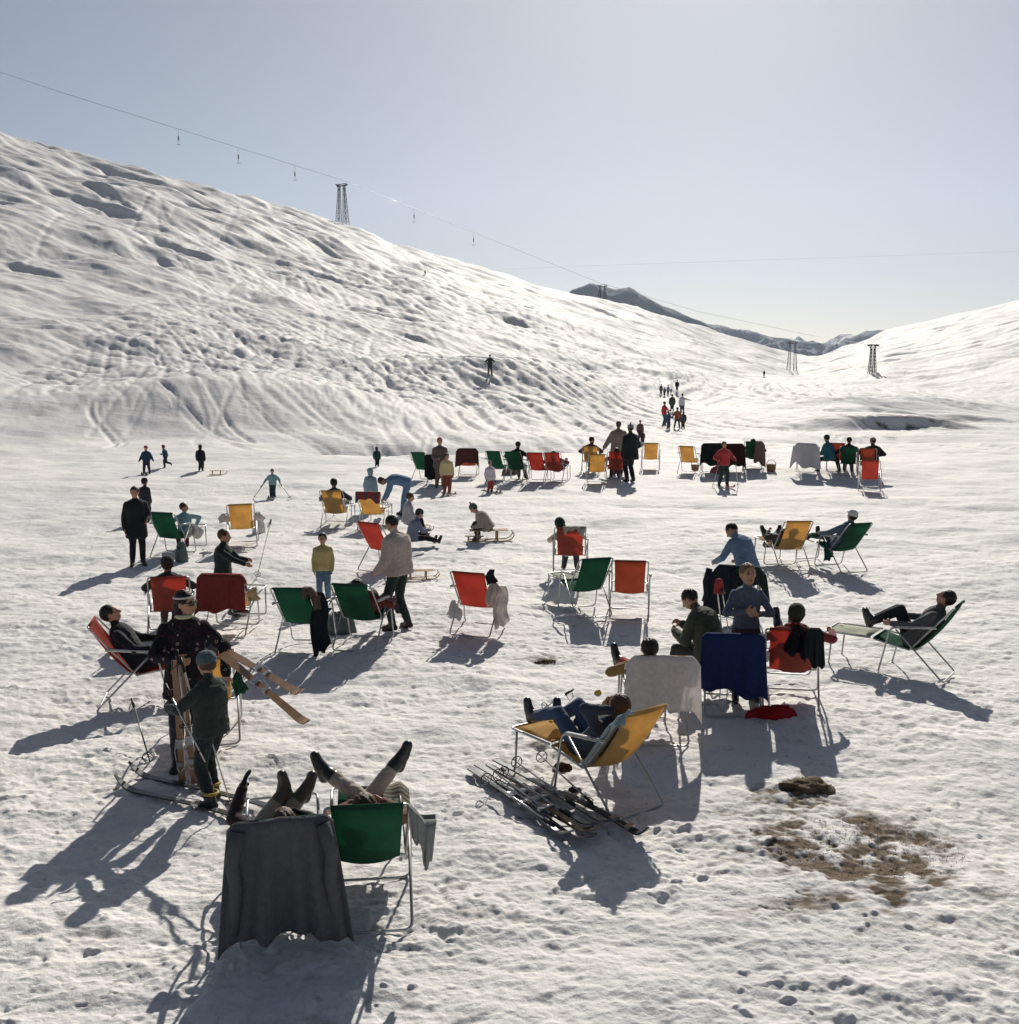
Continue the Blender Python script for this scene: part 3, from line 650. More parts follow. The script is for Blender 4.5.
def chair(px, py, th, col, label, foot=None, sag=.07, footc=None, anchor=(0, -.3)):
    g = G(px, py); a = -R(th); ax, ay = anchor
    x = g.x - (ax * math.cos(a) - ay * math.sin(a)); y = g.y - (ax * math.sin(a) + ay * math.cos(a))
    root = empty('deck_chair', (x, y, T(x, y) - .004), th, label, 'deck chair', CHG)
    link('sling', sling_mesh(sag, col), root)
    for n in ('back_frame', 'seat_frame', 'rear_leg', 'front_leg'): link(n, CM[n], root)
    for sx in (-1, 1): link('armrest', CM['armrest%d' % sx], root)
    if foot:
        link('footrest_frame', CM['footrest_frame'], root)
        if foot == 2: link('footrest_sling', footsling(footc or col), root)
    return root
def sitter(ch, label, h=1.72, legs_on=False, lean=-40, LA=None, RA=None, y=.15, spread=.12, **k):
    if lean < -48: y = .36 if y == .15 else y
    P = (0, y, .50)
    d = dict(P=P, lean=lean, bend=k.pop('bend', 12), h=h, hp=k.pop('hp', -12), dist=(Vector(ch.location) - cam.location).length)
    s = h / 1.75
    if legs_on: d.update(LL=(-spread, .98, .56), RL=(spread, .98, .56), toeL=k.pop('toeL', (-.2, .25, 1)), toeR=k.pop('toeR', (.2, .25, 1)))
    else: d.update(LL=(-.12, .74, .10), RL=(.13, .70, .10))
    d['LA'] = LA or (-.31, .36, .70); d['RA'] = RA or (.31, .36, .70); d['elbL'] = (-.8, -.2, -.4); d['elbR'] = (.8, -.2, -.4)
    d['P'] = (0, y, (.46 if lean < -48 else .50) / s)
    d.update(k); return person('person', ch.location, -math.degrees(ch.rotation_euler.z), label, **d)
# cloth thrown over a chair back
def drape(ch, label, name, rgb, cat, w=.34, front=.18, back=.62, x0=0, fold=.03, flare=.25, seed=0, trans=.25, uneven=.05, tilt=0, y_off=0, m=None, group=None, sleeves=0, stripes=None, nf=5, top_lift=0):
    m = m or mat('fabric_' + name + '_%d' % int(sum(rgb) * 999), rgb, rough=.92, var=.10, scale=22, bump=.5, bscale=45, trans=trans, spec=.08, stripes=stripes)
    g = []; nu, nv = 29, 26; top = (-.385, .965)
    for i in range(nv):
        t = i / (nv - 1); L = -front + t * (front + back); row = []
        for j in range(nu):
            u = j / (nu - 1) * 2 - 1
            if L < -.02:    # lying down the seat side of the back
                d = -L; y = top[0] + .03 + d * .62; z = top[1] + .012 - d * .78
            elif L < .05: a = (L + .02) / .07 * math.pi * .8; y = top[0] + .03 - .055 * math.sin(a * .62) ; z = top[1] + .022 - .012 * (a / 2.5) ** 2
            else: y = top[0] - .028; z = top[1] + .005 - (L - .05)
            dn = max(0, L) / back
            wave = fold * dn ** .8 * (math.sin(u * nf + seed * 1.7) + .5 * math.sin(u * nf * 2.3 + seed * 2.9 + dn))
            lo = uneven * dn * (math.sin(u * 3 + seed) + .6 * math.sin(u * 7 + seed * 3)) + tilt * u * dn
            sagx = -.012 * math.sin(abs(u) * 3.1) * (1 if L > 0 else 0)
            edge = 2.2 * max(0, abs(u * w + x0) - .285) ** 1.25      # past the frame the cloth drops
            row.append((x0 + u * w * (1 + flare * dn), y - abs(wave) * .9 - .3 * wave - .012 * dn + y_off, z + lo - min(edge, .12) * (1 if L > -.1 else .2) + sagx + top_lift))
        g.append(row)
    mb = MB(); mb.slab(g, .012)
    if sleeves:
        for sx in (-1, 1):
            p0 = Vector((x0 + sx * w * .8, top[0] - .05, .93)); mb.tube([p0, p0 + Vector((sx * .05, -.03, -.2)), p0 + Vector((sx * .03, -.02, -.38)), p0 + Vector((sx * .06, 0, -sleeves))], .05, 10, r2=.04)
    me = mb.mesh(name, m); o = link(name, me); o.location = ch.location; o.rotation_euler = ch.rotation_euler
    return tag(o, label, cat, group)
def hung(ch, label, name, rgb, cat, pos, length=.6, w=.12, seed=0, trans=.1, group=None, lean_=.0):
    """a garment hanging in folds from a point of a chair frame (local pos)"""
    m = mat('fabric_' + name + '_%d' % int(sum(rgb) * 999), rgb, rough=.92, var=.25, scale=9, bump=.5, bscale=45, trans=trans, spec=.08)
    g = []; nu, nv = 33, 22
    for i in range(nv):
        t = i / (nv - 1); ww = w * (.45 + .75 * min(1, t * 2.2) + .15 * math.sin(t * 5 + seed)); row = []
        for j in range(nu):
            a = j / (nu - 1) * 2 * math.pi * .93 + seed; pl = .30 * math.sin(a * 4 + seed + t * 1.2) + .22 * math.sin(a * 7 + seed * 2)
            rr = ww * (1 + pl * (.5 + .5 * t)); lo = (.10 * math.sin(a * 1.0 + seed) + .06 * math.sin(a * 3 + seed)) * length * t
            row.append((pos[0] + rr * math.cos(a) + lean_ * t + .02 * math.sin(t * 6 + seed), pos[1] + rr * .5 * math.sin(a), pos[2] + .02 - t * length * .92 + lo))
        g.append(row)
    mb = MB(); mb.slab(g, .008); o = mb.build(name, m); o.location = ch.location; o.rotation_euler = ch.rotation_euler; return tag(o, label, cat, group)
def heap(px, py, name, rgb, label, cat, size=(.35, .2, .12), seed=0, trans=0, dz=0, rot=0, top=None):
    g = G(px, py); m = mat('heap_' + name + '_%d' % int(sum(rgb) * 999), rgb, rough=.9, var=.3, scale=9, bump=.5, bscale=40, spec=.1)
    n, seg = 16, 40; vs = []
    for i in range(n):
        ph = math.pi / 2 * i / (n - 1)
        for k in range(seg):
            a = 2 * math.pi * k / seg; r_ = 1 + .35 * float(vnoise(math.cos(a) * 1.3 + seed, math.sin(a) * 1.3, 3)) 
            f = 1 + .30 * float(vnoise(math.cos(a) * 2.5 * math.cos(ph) + seed, math.sin(a) * 2.5 * math.cos(ph) + ph * 2, 7)); c_ = max(0, math.cos(ph)) ** .7
            vs.append((size[0] * c_ * r_ * math.cos(a), size[1] * c_ * r_ * math.sin(a), -.02 + size[2] * math.sin(ph) * f + .02 * float(vnoise(math.cos(a) * 6, math.sin(a) * 6 + ph * 3, 4))))
    fs = [(i * seg + k, i * seg + (k + 1) % seg, (i + 1) * seg + (k + 1) % seg, (i + 1) * seg + k) for i in range(n - 1) for k in range(seg)] + [tuple(range(seg))[::-1]]
    mb = MB(); mb.add(vs, fs); o = mb.build(name, m); o.location = (g.x, g.y, g.z + dz); o.rotation_euler = (0, 0, R(rot)); return tag(o, label, cat)

# ---------------------------------------------------------------- skis, poles, sledges, baskets
WOOD = mat('varnished_wood', (.34, .21, .12), rough=.4, var=.3, scale=6, stripes=(60, .55, (.26, .15, .09), 0)); PALEW = mat('pale_wood', (.46, .32, .19), rough=.6, var=.25, scale=10)
SKD = mat('dark_ski', (.03, .035, .04), rough=.3, spec=.5); SKG = mat('grey_ski', (.10, .11, .12), rough=.3, spec=.5); SKR = mat('red_ski', (.30, .06, .04), rough=.3, spec=.5); STEEL = mat('steel', (.5, .5, .5), rough=.3, metal=.9); BLACK = mat('black_leather', (.015, .014, .014), rough=.5)
def ski_mesh(m, L=1.95, m2=None):
    key = ('ski', m.name, round(L, 2))
    if key in CM: return CM[key]
    g = []; n = 30
    for i in range(n):
        t = i / (n - 1); y = t * L; wv = .033 + .005 * math.cos(t * 2 * math.pi); z = .012 + .012 * math.sin(math.pi * min(1, t / .86))
        if t > .86: q = (t - .86) / .14; z += .11 * q ** 1.8; wv *= (1 - q ** 3 * .8)
        g.append([(-wv, y, z), (0, y, z), (wv, y, z)])
    mb = MB(); mb.slab(g, .014); CM[key] = mb.mesh('ski_board', m, False); return CM[key]
def bind_mesh():
    if 'bind' not in CM:
        mb = MB(); mb.box((0, .82, .036), (.07, .09, .025), mi=0); mb.box((0, 1.03, .034), (.075, .05, .03), mi=0); mb.tube([(-.036, 1.03, .04), (-.045, .9, .05), (-.03, .80, .06), (.03, .80, .06), (.045, .9, .05), (.036, 1.03, .04)], .004, 6)
        mb.tube(rnd([(-.03, 1.06, .045), (0, 1.10, .075), (.03, 1.06, .045)], .02), .005, 6); CM['bind'] = mb.mesh('binding', STEEL, False)
    return CM['bind']
def ski(p0, p1, label, m=SKD, L=1.95, roll=0, group='skis', lift=0, mm=None):
    """tail at p0, tip towards p1 (world)"""
    p0, p1 = Vector(p0), Vector(p1); d = (p1 - p0).normalized(); up = Vector((0, 0, 1)) if abs(d.z) < .97 else Vector((0, -1, 0)); x = d.cross(up).normalized(); z = x.cross(d)
    M = Matrix((x, d, z)).transposed() @ Matrix.Rotation(R(roll), 3, 'Y')
    o = bpy.data.objects.new('ski', None); C.objects.link(o); o.matrix_world = Matrix.Translation(p0 + Vector((0, 0, lift))) @ M.to_4x4(); tag(o, label, 'ski', group)
    link('ski_board', ski_mesh(m, L), o); link('binding', bind_mesh(), o); return o
def pole(p0, p1, label, L=None, group='ski poles', m=STEEL, r=.008):
    """grip at p0, spike at p1"""
    p0, p1 = Vector(p0), Vector(p1); d = p1 - p0; Lr = d.length; d.normalize(); x = d.orthogonal().normalized(); y = d.cross(x)
    o = bpy.data.objects.new('ski_pole', None); C.objects.link(o); o.location = p0; tag(o, label, 'ski pole', group)
    a = MB(); a.tube([(0, 0, 0), d * Lr], r, 8, r2=r * .7); a.build('shaft', m, o)
    a = MB(); a.tube([-d * .02, d * .12], .015, 8); a.build('grip', BLACK, o)
    a = MB(); c = d * (Lr - .09); a.tube([c + (x * math.cos(t) + y * math.sin(t)) * .058 for t in np.linspace(0, 6.283, 17)[:-1]], .005, 6, closed=True)
    for t in (0, 1.57, 3.14, 4.71): a.tube([c - d * .012, c + (x * math.cos(t) + y * math.sin(t)) * .058], .0035, 5)
    a.build('basket', BLACK, o)
    a = MB(); a.tube([d * .01, d * .03 + x * .05 - Vector((0, 0, .03)), d * .10 + x * .06 - Vector((0, 0, .05)), d * .11], .005, 6); a.build('strap', BLACK, o); return o
def sledge(px, py, th, label, sc=1.0, loc=None):
    g = loc or G(px, py); o = empty('sledge', (g.x, g.y, g.z), th, label, 'sledge', 'wooden sledges', sc)
    for sx in (-1, 1):
        a = MB(); a.slab([[(sx * .17 + dx, y, z) for dx in (-.014, .014)] for y, z in ((-.45, .02), (-.2, .015), (.2, .015), (.42, .02), (.52, .06), (.58, .14), (.56, .22))], .022)
        for y in (-.25, .2): a.box((sx * .165, y, .12), (.025, .04, .2))
        a.build('runner', PALEW, o)
    for y in (-.25, .2): a = MB(); a.box((0, y, .225), (.36, .04, .03)); a.build('crossbar', PALEW, o)
    for x in (-.13, -.045, .045, .13): a = MB(); a.slab([[(x + dx, y, .25) for dx in (-.022, .022)] for y in (-.42, 0, .45)], .014); a.build('slat', PALEW, o)
    return o
WICK = mat('wicker', (.30, .17, .08), rough=.8, var=.4, scale=60, bump=1, bscale=90)
def basket(px, py, label, s=1.0):
    g = G(px, py); o = empty('basket', g, 20, label, 'basket', None, s)
    a = MB()
    for k in range(9):
        z = .02 + k * .03; a.tube([((.14 + .03 * k / 8 + .003 * (i % 2)) * math.cos(t), (.10 + .02 * k / 8 + .003 * (i % 2)) * math.sin(t), z) for i, t in enumerate(np.linspace(0, 6.283, 25)[:-1])], .017, 6, closed=True)
    a.box((0, 0, .02), (.22, .15, .02)); a.build('woven_body', WICK, o)
    a = MB(); a.tube([(.17 * math.cos(t), 0, .26 + .18 * math.sin(t)) for t in np.linspace(0, math.pi, 13)], .012, 6); a.build('handle', WICK, o); return o
# ---------------------------------------------------------------- placing
def W(px, py, D):
    x, y, z = ray(px, py); k = D / math.hypot(x, y); return Vector((x * k, y * k, H + z * k))
def top_at(px, py, zz):
    D = 4
    while D < 200:
        p = W(px, py, D)
        if p.z <= T(p.x, p.y) + zz: return p
        D += .02
def chairT(px, py, th, col, label, zz=.965, **k):
    p = top_at(px, py, zz); a = -R(th); ax, ay = 0, -.385
    x = p.x - (ax * math.cos(a) - ay * math.sin(a)); y = p.y - (ax * math.sin(a) + ay * math.cos(a))
    foot = k.pop('foot', None); sag = k.pop('sag', .07); footc = k.pop('footc', None)
    root = empty('deck_chair', (x, y, T(x, y) - .004), th, label, 'deck chair', CHG)
    root.rotation_euler.x = R(RT.uniform(-1.3, 1.3)); root.rotation_euler.y = R(RT.uniform(-1.5, 1.5)); sag = RT.choice((.05, .07, .09)) if sag == .07 else sag
    link('sling', sling_mesh(sag, col), root)
    for n in ('back_frame', 'seat_frame', 'rear_leg', 'front_leg'): link(n, CM[n], root)
    for sx in (-1, 1): link('armrest', CM['armrest%d' % sx], root)
    if foot:
        link('footrest_frame', CM['footrest_frame'], root)
        if foot == 2: link('footrest_sling', footsling(footc or col), root)
    return root
def stand(px, yf, yt, th, label, hmax=1.9, **k):
    g = G(px, yf); D = math.hypot(g.x, g.y); e = azel(px, yt)[1]; h = min(hmax, H + e * D - g.z)
    return person('person', (g.x, g.y, g.z - .01), th, label, h=h, dist=D, **k)
NAVY = (.02, .03, .07); BLK = (.015, .016, .02); JEAN = (.05, .08, .15); DGRN = (.02, .05, .04); OFFW = (.62, .60, .55); TAN = (.36, .26, .18); MAROON = (.16, .03, .03)

# ---- the lift: trestle pylons, cables, T-bars
IRON = mat('pylon_iron', (.07, .075, .085), rough=.6, metal=.3)
def trestle(base, hgt, label, w=2.2, splay=.9, rot=0, double=True):
    if not w: w, splay = hgt * .20, hgt * .065
    o = empty('lift_pylon', base, rot, label, 'lift pylon', 'lift pylons on the slopes')
    for sx in (-1, 1) if double else (0,):
        a = MB(); F4 = [(sx * w / 2 * 1.25 + dx * splay, dy * splay, 0) for dx, dy in ((-1, -1), (1, -1), (1, 1), (-1, 1))]; T4 = [(sx * w / 2 * .8 + dx * splay * .35, dy * splay * .35, hgt) for dx, dy in ((-1, -1), (1, -1), (1, 1), (-1, 1))]
        F4 = [Vector(p) for p in F4]; T4 = [Vector(p) for p in T4]
        for p, q in zip(F4, T4): a.tube([p - Vector((0, 0, 1.2)), q], max(.05, hgt * .0075), 6)
        n = 7
        for i in range(n):
            for k in range(4):
                k2 = (k + 1) % 4; p = F4[k].lerp(T4[k], i / n); q = F4[k2].lerp(T4[k2], (i + 1) / n); p2 = F4[k].lerp(T4[k], (i + 1) / n)
                a.tube([p, q], max(.025, hgt * .004), 5); a.tube([p2, q], max(.025, hgt * .004), 5)
        a.build('lattice_leg', IRON, o, smooth=False)
    a = MB(); a.box((0, 0, hgt + .15), (w * 1.6, hgt * .03, hgt * .03)); a.box((0, 0, hgt + .55), (w * 1.1, hgt * .02, hgt * .02)); a.tube([(-w * .7, 0, hgt), (-w * .3, 0, hgt + .55)], .07, 6); a.tube([(w * .7, 0, hgt), (w * .3, 0, hgt + .55)], .07, 6); a.build('crossbeam', IRON, o, smooth=False)
    for sx in (-1, 1):
        for dy in (-.45, -.15, .15, .45):
            a = MB(); a.tube([(sx * w * .75 - .05, dy, hgt + .45), (sx * w * .75 + .05, dy, hgt + .45)], .16, 12); a.build('pulley_wheel', IRON, o)
    return o
def on_ground(px, D):
    a = azx(px); x, y = D * math.sin(a), D * math.cos(a); return Vector((x, y, T(x, y)))
def sky_h(px, D, yt):  # height for a top seen at yt
    g = on_ground(px, D); return H + azel(px, yt)[1] * D - g.z
g1 = on_ground(348, 258); trestle(g1, sky_h(348, 258, 184) - .6, 'tall two-legged lattice lift pylon on the crest of the left hill', 0, 0, 25)
g2 = on_ground(787, 250); D2_ = math.hypot(g2.x, g2.y); h2 = H + azel(787, 341)[1] * D2_ - g2.z; trestle(g2, h2 - .6, 'lattice lift pylon standing in the valley below the blue mountains', 0, 0, 10)
g3 = G(872, 373); D3_ = math.hypot(g3.x, g3.y); trestle(g3, H + azel(872, 345)[1] * D3_ - g3.z - .5, 'lattice lift pylon farther up the right-hand slope', 0, 0, -20)
g4 = on_ground(600, 310); trestle(g4, max(3.0, sky_h(600, 310, 287)), 'small lift pylon on the ridge in front of the blue peak', 1.6, .5, 20)
CAB = mat('steel_rope', (.10, .10, .11), rough=.5, metal=.5)
def cable(ptsD, label, r=.035, sag=0):
    P = [W(*p) for p in ptsD]; pts = []
    for i in range(len(P) - 1):
        n = 24
        for k in range(n): t = k / n; q = P[i].lerp(P[i + 1], t); q.z -= sag * 4 * t * (1 - t); pts.append(q)
    pts.append(P[-1]); mb = MB(); mb.tube([p - pts[0] for p in pts], r, 5); o = mb.build('lift_cable', CAB); o.location = pts[0]; tag(o, label, 'lift cable', None); return pts
cp = cable([(-60, 52, 225), (60, 92, 240), (348, 182, 258), (510, 247, 290), (600, 283, 310), (696, 311, 345), (819, 337, 380), (872, 345, D3_)], 'long thin lift cable running down from the upper left across the sky to the right', .036)
cable([(440, 273, 300), (510, 269, 320), (611, 265, 360), (1060, 250, 520)], 'thin straight overhead wire crossing the sky behind the hill crest', .02)
tb = None
for i, (px, lab) in enumerate([(246, 'highest T-bar hanging from the lift cable'), (303, 'T-bar on the lift cable just left of the tall pylon'), (415, 'T-bar on the lift cable just right of the tall pylon'), (476, 'lowest of the T-bars hanging from the cable'), (190, 'faint T-bar near the upper end of the cable')]):
    q = min(cp, key=lambda p: abs(math.atan2(p.x, p.y) - azx(px)))
    o = empty('t_bar', q, 0, lab, 'T-bar', 'T-bars hanging from the lift cable')
    if i == 0:
        a = MB(); a.tube([(0, 0, 0), (0, 0, -3.2)], .03, 6); tb1 = a.mesh('rod', IRON); a = MB(); a.box((0, 0, -1.9), (.22, .22, .9)); tb2 = a.mesh('spring_box', IRON); a = MB(); a.tube([(-.5, 0, -3.2), (.5, 0, -3.2)], .05, 6); tb3 = a.mesh('bar', IRON)
    link('rod', tb1, o); link('spring_box', tb2, o); link('bar', tb3, o)

# ================================================================ chairs and sitters, near to far
# bottom of the picture
c = chairT(366, 807, -8, 'green', 'bottom green deck chair with shiny tube frame, its sitter lying with legs spread wide', foot=2, sag=.10)
person('person', c.location, -8, 'person lying in the bottom green deck chair, pale trousers and black boots spread wide', h=1.75, legs=(.42, .36, .31), top=(.16, .08, .06), boots=(.02, .022, .02), P=(-.01, .50, .45), lean=-64, bend=4, LL=(-.31, 1.10, .66), RL=(.26, 1.08, .72), toeL=(-.35, .15, 1), toeR=(.35, .1, 1), LA=(-.10, .50, .62), RA=(.14, .50, .62), elbL=(-.9, 0, -.3), elbR=(.9, 0, -.3), hp=-25, hair='brown')
mb = MB(); g_ = [[(.05 + .30 * u, .62 + .55 * v, .50 + .05 * math.sin(u * 5 + v * 3) * .5 + .03 * math.sin(v * 9) - .22 * max(0, u - .75) * 4 * .4) for u in np.linspace(0, 1, 14)] for v in np.linspace(0, 1, 16)]
mb.slab(g_, .012); o = mb.build('striped_blanket', mat('striped_wool', (.10, .085, .06), rough=.95, var=.1, scale=30, bump=.5, bscale=80, stripes=(24, .5, (.30, .28, .22), 1))); o.location = c.location; o.rotation_euler = c.rotation_euler; tag(o, 'striped wool blanket on the footrest of the bottom green chair', 'blanket')
drape(c, 'pale grey jacket hanging off the right side of the bottom green chair', 'grey_jacket', (.26, .27, .26), 'jacket', w=.10, front=.1, back=.28, x0=.37, fold=.02, flare=-.35, seed=3, trans=.1, top_lift=-.03)
c = chairT(283, 815, -12, 'green', 'deck chair at the bottom hidden under a dark grey coat', foot=1, sag=.10)
person('person', c.location, -12, 'person lying in the grey-covered chair at the bottom, boots together and one dark sleeve raised', h=1.7, legs=(.25, .22, .20), top=(.03, .022, .022), boots=(.06, .055, .04), P=(0, .50, .45), lean=-64, bend=4, LL=(-.01, 1.02, .60), RL=(.15, 1.02, .60), toeL=(-.3, .1, 1), toeR=(.3, .1, 1), LA=(-.30, .50, .88), RA=(.16, .42, .66), curl=.15, elbL=(-1, 0, -.3), elbR=(.9, 0, -.3), hp=-25, hair='brown', gloves=(.015, .015, .015), fold=.003)
drape(c, 'dark grey coat spread over the back of the leftmost bottom chair and reaching the snow', 'grey_coat', (.10, .10, .11), 'coat', w=.34, front=.25, back=.84, fold=.085, flare=.30, seed=2, nf=7, trans=0, uneven=.03, sleeves=.7)

# right-hand foreground cluster
c = chairT(648, 708, -37, 'yellow', 'yellow deck chair seen from the side with footrest, sitter holding the back of the head', foot=2, sag=.09)
YC = c
person('person', c.location, -37, 'person in blue jeans and black boots lying in the big yellow chair, brown hair', h=1.7, legs=JEAN, top=(.035, .045, .07), boots=BLK, P=(0, .40, .45), lean=-54, bend=12, LL=(-.12, 1.12, .58), RL=(.13, 1.0, .56), toeL=(-.1, .1, 1), toeR=(.12, .15, 1), kneeL=(0, .2, 1), kneeR=(0, .2, 1), LA=(-.10, -.02, .93), RA=(.12, .55, .62), elbL=(-1, .4, .2), elbR=(1, 0, -.3), hp=-28, hair='brown', hairlen='bob')
drape(c, 'faded light blue cloth tucked over the side of the big yellow chair', 'pale_blue_cloth', (.30, .38, .42), 'cloth', w=.08, front=.72, back=.04, x0=-.27, trans=.2, fold=.02)
c = chairT(662, 656, 0, 'yellow', 'deck chair with its back under a large off-white towel', foot=1, zz=.98)
WC = c
person('person', c.location, 0, 'person with short dark hair resting in the towel-covered chair, ochre sleeve and red trousers', h=1.74, legs=(.40, .05, .05), top=(.27, .17, .06), boots=BLK, P=(-.10, .20, .48), lean=-44, bend=8, LL=(-.30, .98, .58), RL=(.02, .98, .56), toeL=(-.15, .15, 1), LA=(-.42, .30, .62), RA=(.2, .45, .66), elbL=(-1, -.3, -.2), elbR=(.9, 0, -.3), hy=-15, hp=-5)
drape(c, 'large off-white towel covering the chair between the yellow chair and the blue towel', 'white_towel', (.76, .72, .70), 'towel', w=.37, front=.22, back=.60, fold=.022, flare=.10, seed=1, trans=.42, uneven=.025, tilt=-.01)
c = chairT(735, 632, 11, 'green', 'deck chair with its back under a deep blue blanket', foot=None, zz=.985)
BC = c
drape(c, 'deep blue blanket hanging over the chair back between the white towel and the red chair', 'blue_blanket', (.016, .028, .095), 'blanket', w=.335, front=.22, back=.68, fold=.05, flare=.12, seed=3, trans=.06, uneven=.03, tilt=-.03)
c = chairT(794, 628, 13, 'red', 'red deck chair beside the deep blue blanket, sitter in a dark cap with boots up', foot=1)
RC = c
person('person', c.location, 13, 'person with dark cropped hair and wine-red sleeves in the red chair beside the blue blanket', h=1.74, legs=BLK, top=(.16, .025, .025), boots=BLK, P=(.03, .14, .49), lean=-34, bend=8, LL=(-.16, .98, .76), RL=(.02, .98, .76), toeL=(-.1, .1, 1), toeR=(.1, .1, 1), LA=(-.3, .4, .66), RA=(.45, .28, .80), elbL=(-1, -.1, -.3), elbR=(1, -.6, -.4), hat='beanie', hatc=(.03, .035, .02))
hung(c, 'black scarf hanging down the middle of the red chair back', 'black_scarf', (.012, .012, .016), 'scarf', (.06, -.42, 1.0), .36, .085, 5)
drape(c, 'dark jacket thrown over the right corner of the red chair by the blue blanket', 'dark_jacket', (.02, .025, .025), 'jacket', w=.09, front=.2, back=.42, x0=.24, fold=.03, seed=4, trans=0)
c = chairT(960, 606, -55, 'green', 'green deck chair at the right edge facing left with footrest, sitter in black boots', foot=2, footc='pale')
person('person', c.location, -55, 'person at the right edge reclining in a green chair with black boots raised', h=1.74, legs=BLK, top=(.10, .10, .10), boots=BLK, P=(0, .15, .47), lean=-42, bend=10, LL=(-.10, .66, .64), RL=(.10, .74, .60), toeL=(-.1, .3, 1), toeR=(.1, .3, 1), kneeL=(0, .3, 1), kneeR=(0, .3, 1), LA=(-.28, .36, .68), RA=(.28, .36, .68))
# coats over a chair, standing boy in front, man behind
c = chairT(738, 566, 13, 'green', 'deck chair buried under dark coats behind the boy in the grey pullover', zz=.99)
CC = c
drape(c, 'long black coat hanging over the left half of the chair behind the boy', 'black_coat', (.018, .022, .03), 'coat', w=.21, front=.2, back=.74, x0=-.26, fold=.04, flare=.18, seed=5, trans=0, sleeves=.5)
drape(c, 'short dark green jacket over the right half of the chair behind the boy', 'green_jacket', (.02, .035, .03), 'jacket', w=.20, front=.2, back=.34, x0=.20, fold=.04, flare=.35, seed=8, trans=0, uneven=.06)

# middle distance, left to right
c = chairT(92, 622, 78, 'red', 'red deck chair beyond the left edge with its footrest reaching into view', foot=2)
person('person', c.location, 78, 'person in dark clothes lying in the leftmost red chair, legs towards the woman', legs=(.05, .03, .03), top=BLK, P=(0, .15, .48), lean=-38, bend=10, LL=(-.10, .92, .56), RL=(.12, .98, .56), toeL=(-.1, .1, 1), toeR=(.1, .1, 1), LA=(-.28, .36, .68), RA=(.28, .36, .68), h=1.72)
c = chairT(167, 579, -15, 'red', 'red deck chair behind the woman in the patterned jacket')
sitter(c, 'person in a dark hat in the red chair behind the woman in the patterned jacket', top=(.03, .04, .035), legs=(.07, .03, .03), hat='beanie', hatc=(.03, .025, .025), lean=-30, bend=6)
c = chairT(220, 573, 1, 'yellow', 'orange-yellow deck chair with footrest under a maroon blanket', foot=1, zz=.985)
drape(c, 'maroon blanket with long folds over the orange-yellow chair', 'maroon_blanket', (.22, .04, .035), 'blanket', w=.34, front=.2, back=.56, fold=.035, flare=.10, seed=6, trans=.22, nf=8, uneven=.03)
hung(c, 'cream cloth dangling from the right arm of the maroon-covered chair', 'cream_cloth', (.45, .36, .20), 'cloth', (.33, .1, .66), .22, .06, 2)
c = chairT(206, 660, -14, 'yellow', 'yellow deck chair mostly hidden behind the boy with the skis')
hung(c, 'dark green mitten hanging off the right side of the half-hidden yellow chair', 'green_mitten', (.02, .07, .04), 'mitten', (.33, -.36, .80), .28, .04, 2)
c = chairT(292, 587, 8, 'green', 'green deck chair with dark clothes over its right corner, left of the other green chair')
G6 = c
drape(c, 'brown fur-collared jacket over the right corner of the left-hand green chair', 'brown_jacket', (.12, .085, .06), 'jacket', w=.11, front=.25, back=.18, x0=.30, fold=.04, seed=3, trans=0)
hung(c, 'black trousers hanging to the snow between the two green chairs', 'black_trousers', (.018, .02, .028), 'trousers', (.36, -.32, .88), .84, .085, 7)
c = chairT(350, 583, 11, 'green', 'green deck chair next to the standing man in the beige jacket')
G7 = c
sitter(c, 'person in a wine-red pullover slumped in the green chair next to the standing man', top=(.14, .03, .03), legs=(.04, .03, .03), lean=-60, bend=4, y=.44, LL=(-.1, 1.15, .28), RL=(.2, 1.2, .30), LA=(-.2, .55, .55), RA=(.38, .42, .60), hp=-30)
c = chairT(467, 574, 16, 'red', 'empty red deck chair alone in the middle with white clothes on its right arm')
hung(c, 'white shirt hanging off the right arm of the lone red chair down to the snow', 'white_shirt', (.74, .70, .66), 'shirt', (.40, -.05, .72), .62, .075, 1, .35)
hung(c, 'white towel hanging from the left side of the lone red chair', 'small_towel', (.72, .70, .70), 'towel', (-.30, -.10, .46), .30, .07, 4, .3)
hung(c, 'black scarf hooked on the top right corner of the lone red chair', 'dark_scarf', (.02, .02, .03), 'scarf', (.33, -.36, 1.02), .22, .05, 2)
hung(c, 'pale pink garment drooping over the right edge of the lone red chair', 'pink_garment', (.60, .50, .46), 'garment', (.33, -.28, .86), .40, .06, 6, .3)
c = chairT(570, 528, 4, 'red', 'red deck chair behind the empty pair, its sitter leaning to the left')
sitter(c, 'person in the red chair behind the empty pair, dark hood leaning to the left', top=(.46, .43, .36), legs=(.05, .05, .06), lean=-36, side=-20, bend=4, LL=(-.13, .62, .10), RL=(.13, .62, .10), hat='hood', hatc=(.02, .04, .03), h=1.65)
drape(c, 'cream pullover slung across the top of the red chair behind the empty pair', 'cream_pullover', (.46, .42, .34), 'pullover', w=.22, front=.12, back=.12, x0=.08, fold=.03, flare=-.2, seed=2, trans=.2)
c = chairT(597, 562, -17, 'green', 'empty green deck chair with a pale footrest, left of the rust-red one', foot=2, footc='pale')
c = chairT(630, 562, 6, 'rust', 'empty rust-red deck chair standing right beside the empty green one')
c = chairT(799, 525, -8, 'yellow', 'yellow deck chair on the right with boots of its sitter to the left', foot=2)
sitter(c, 'person lying in the right-hand yellow chair, dark boots sticking out to the left', legs_on=True, top=(.05, .045, .04), legs=(.10, .09, .07), lean=-62, bend=4, y=.46)
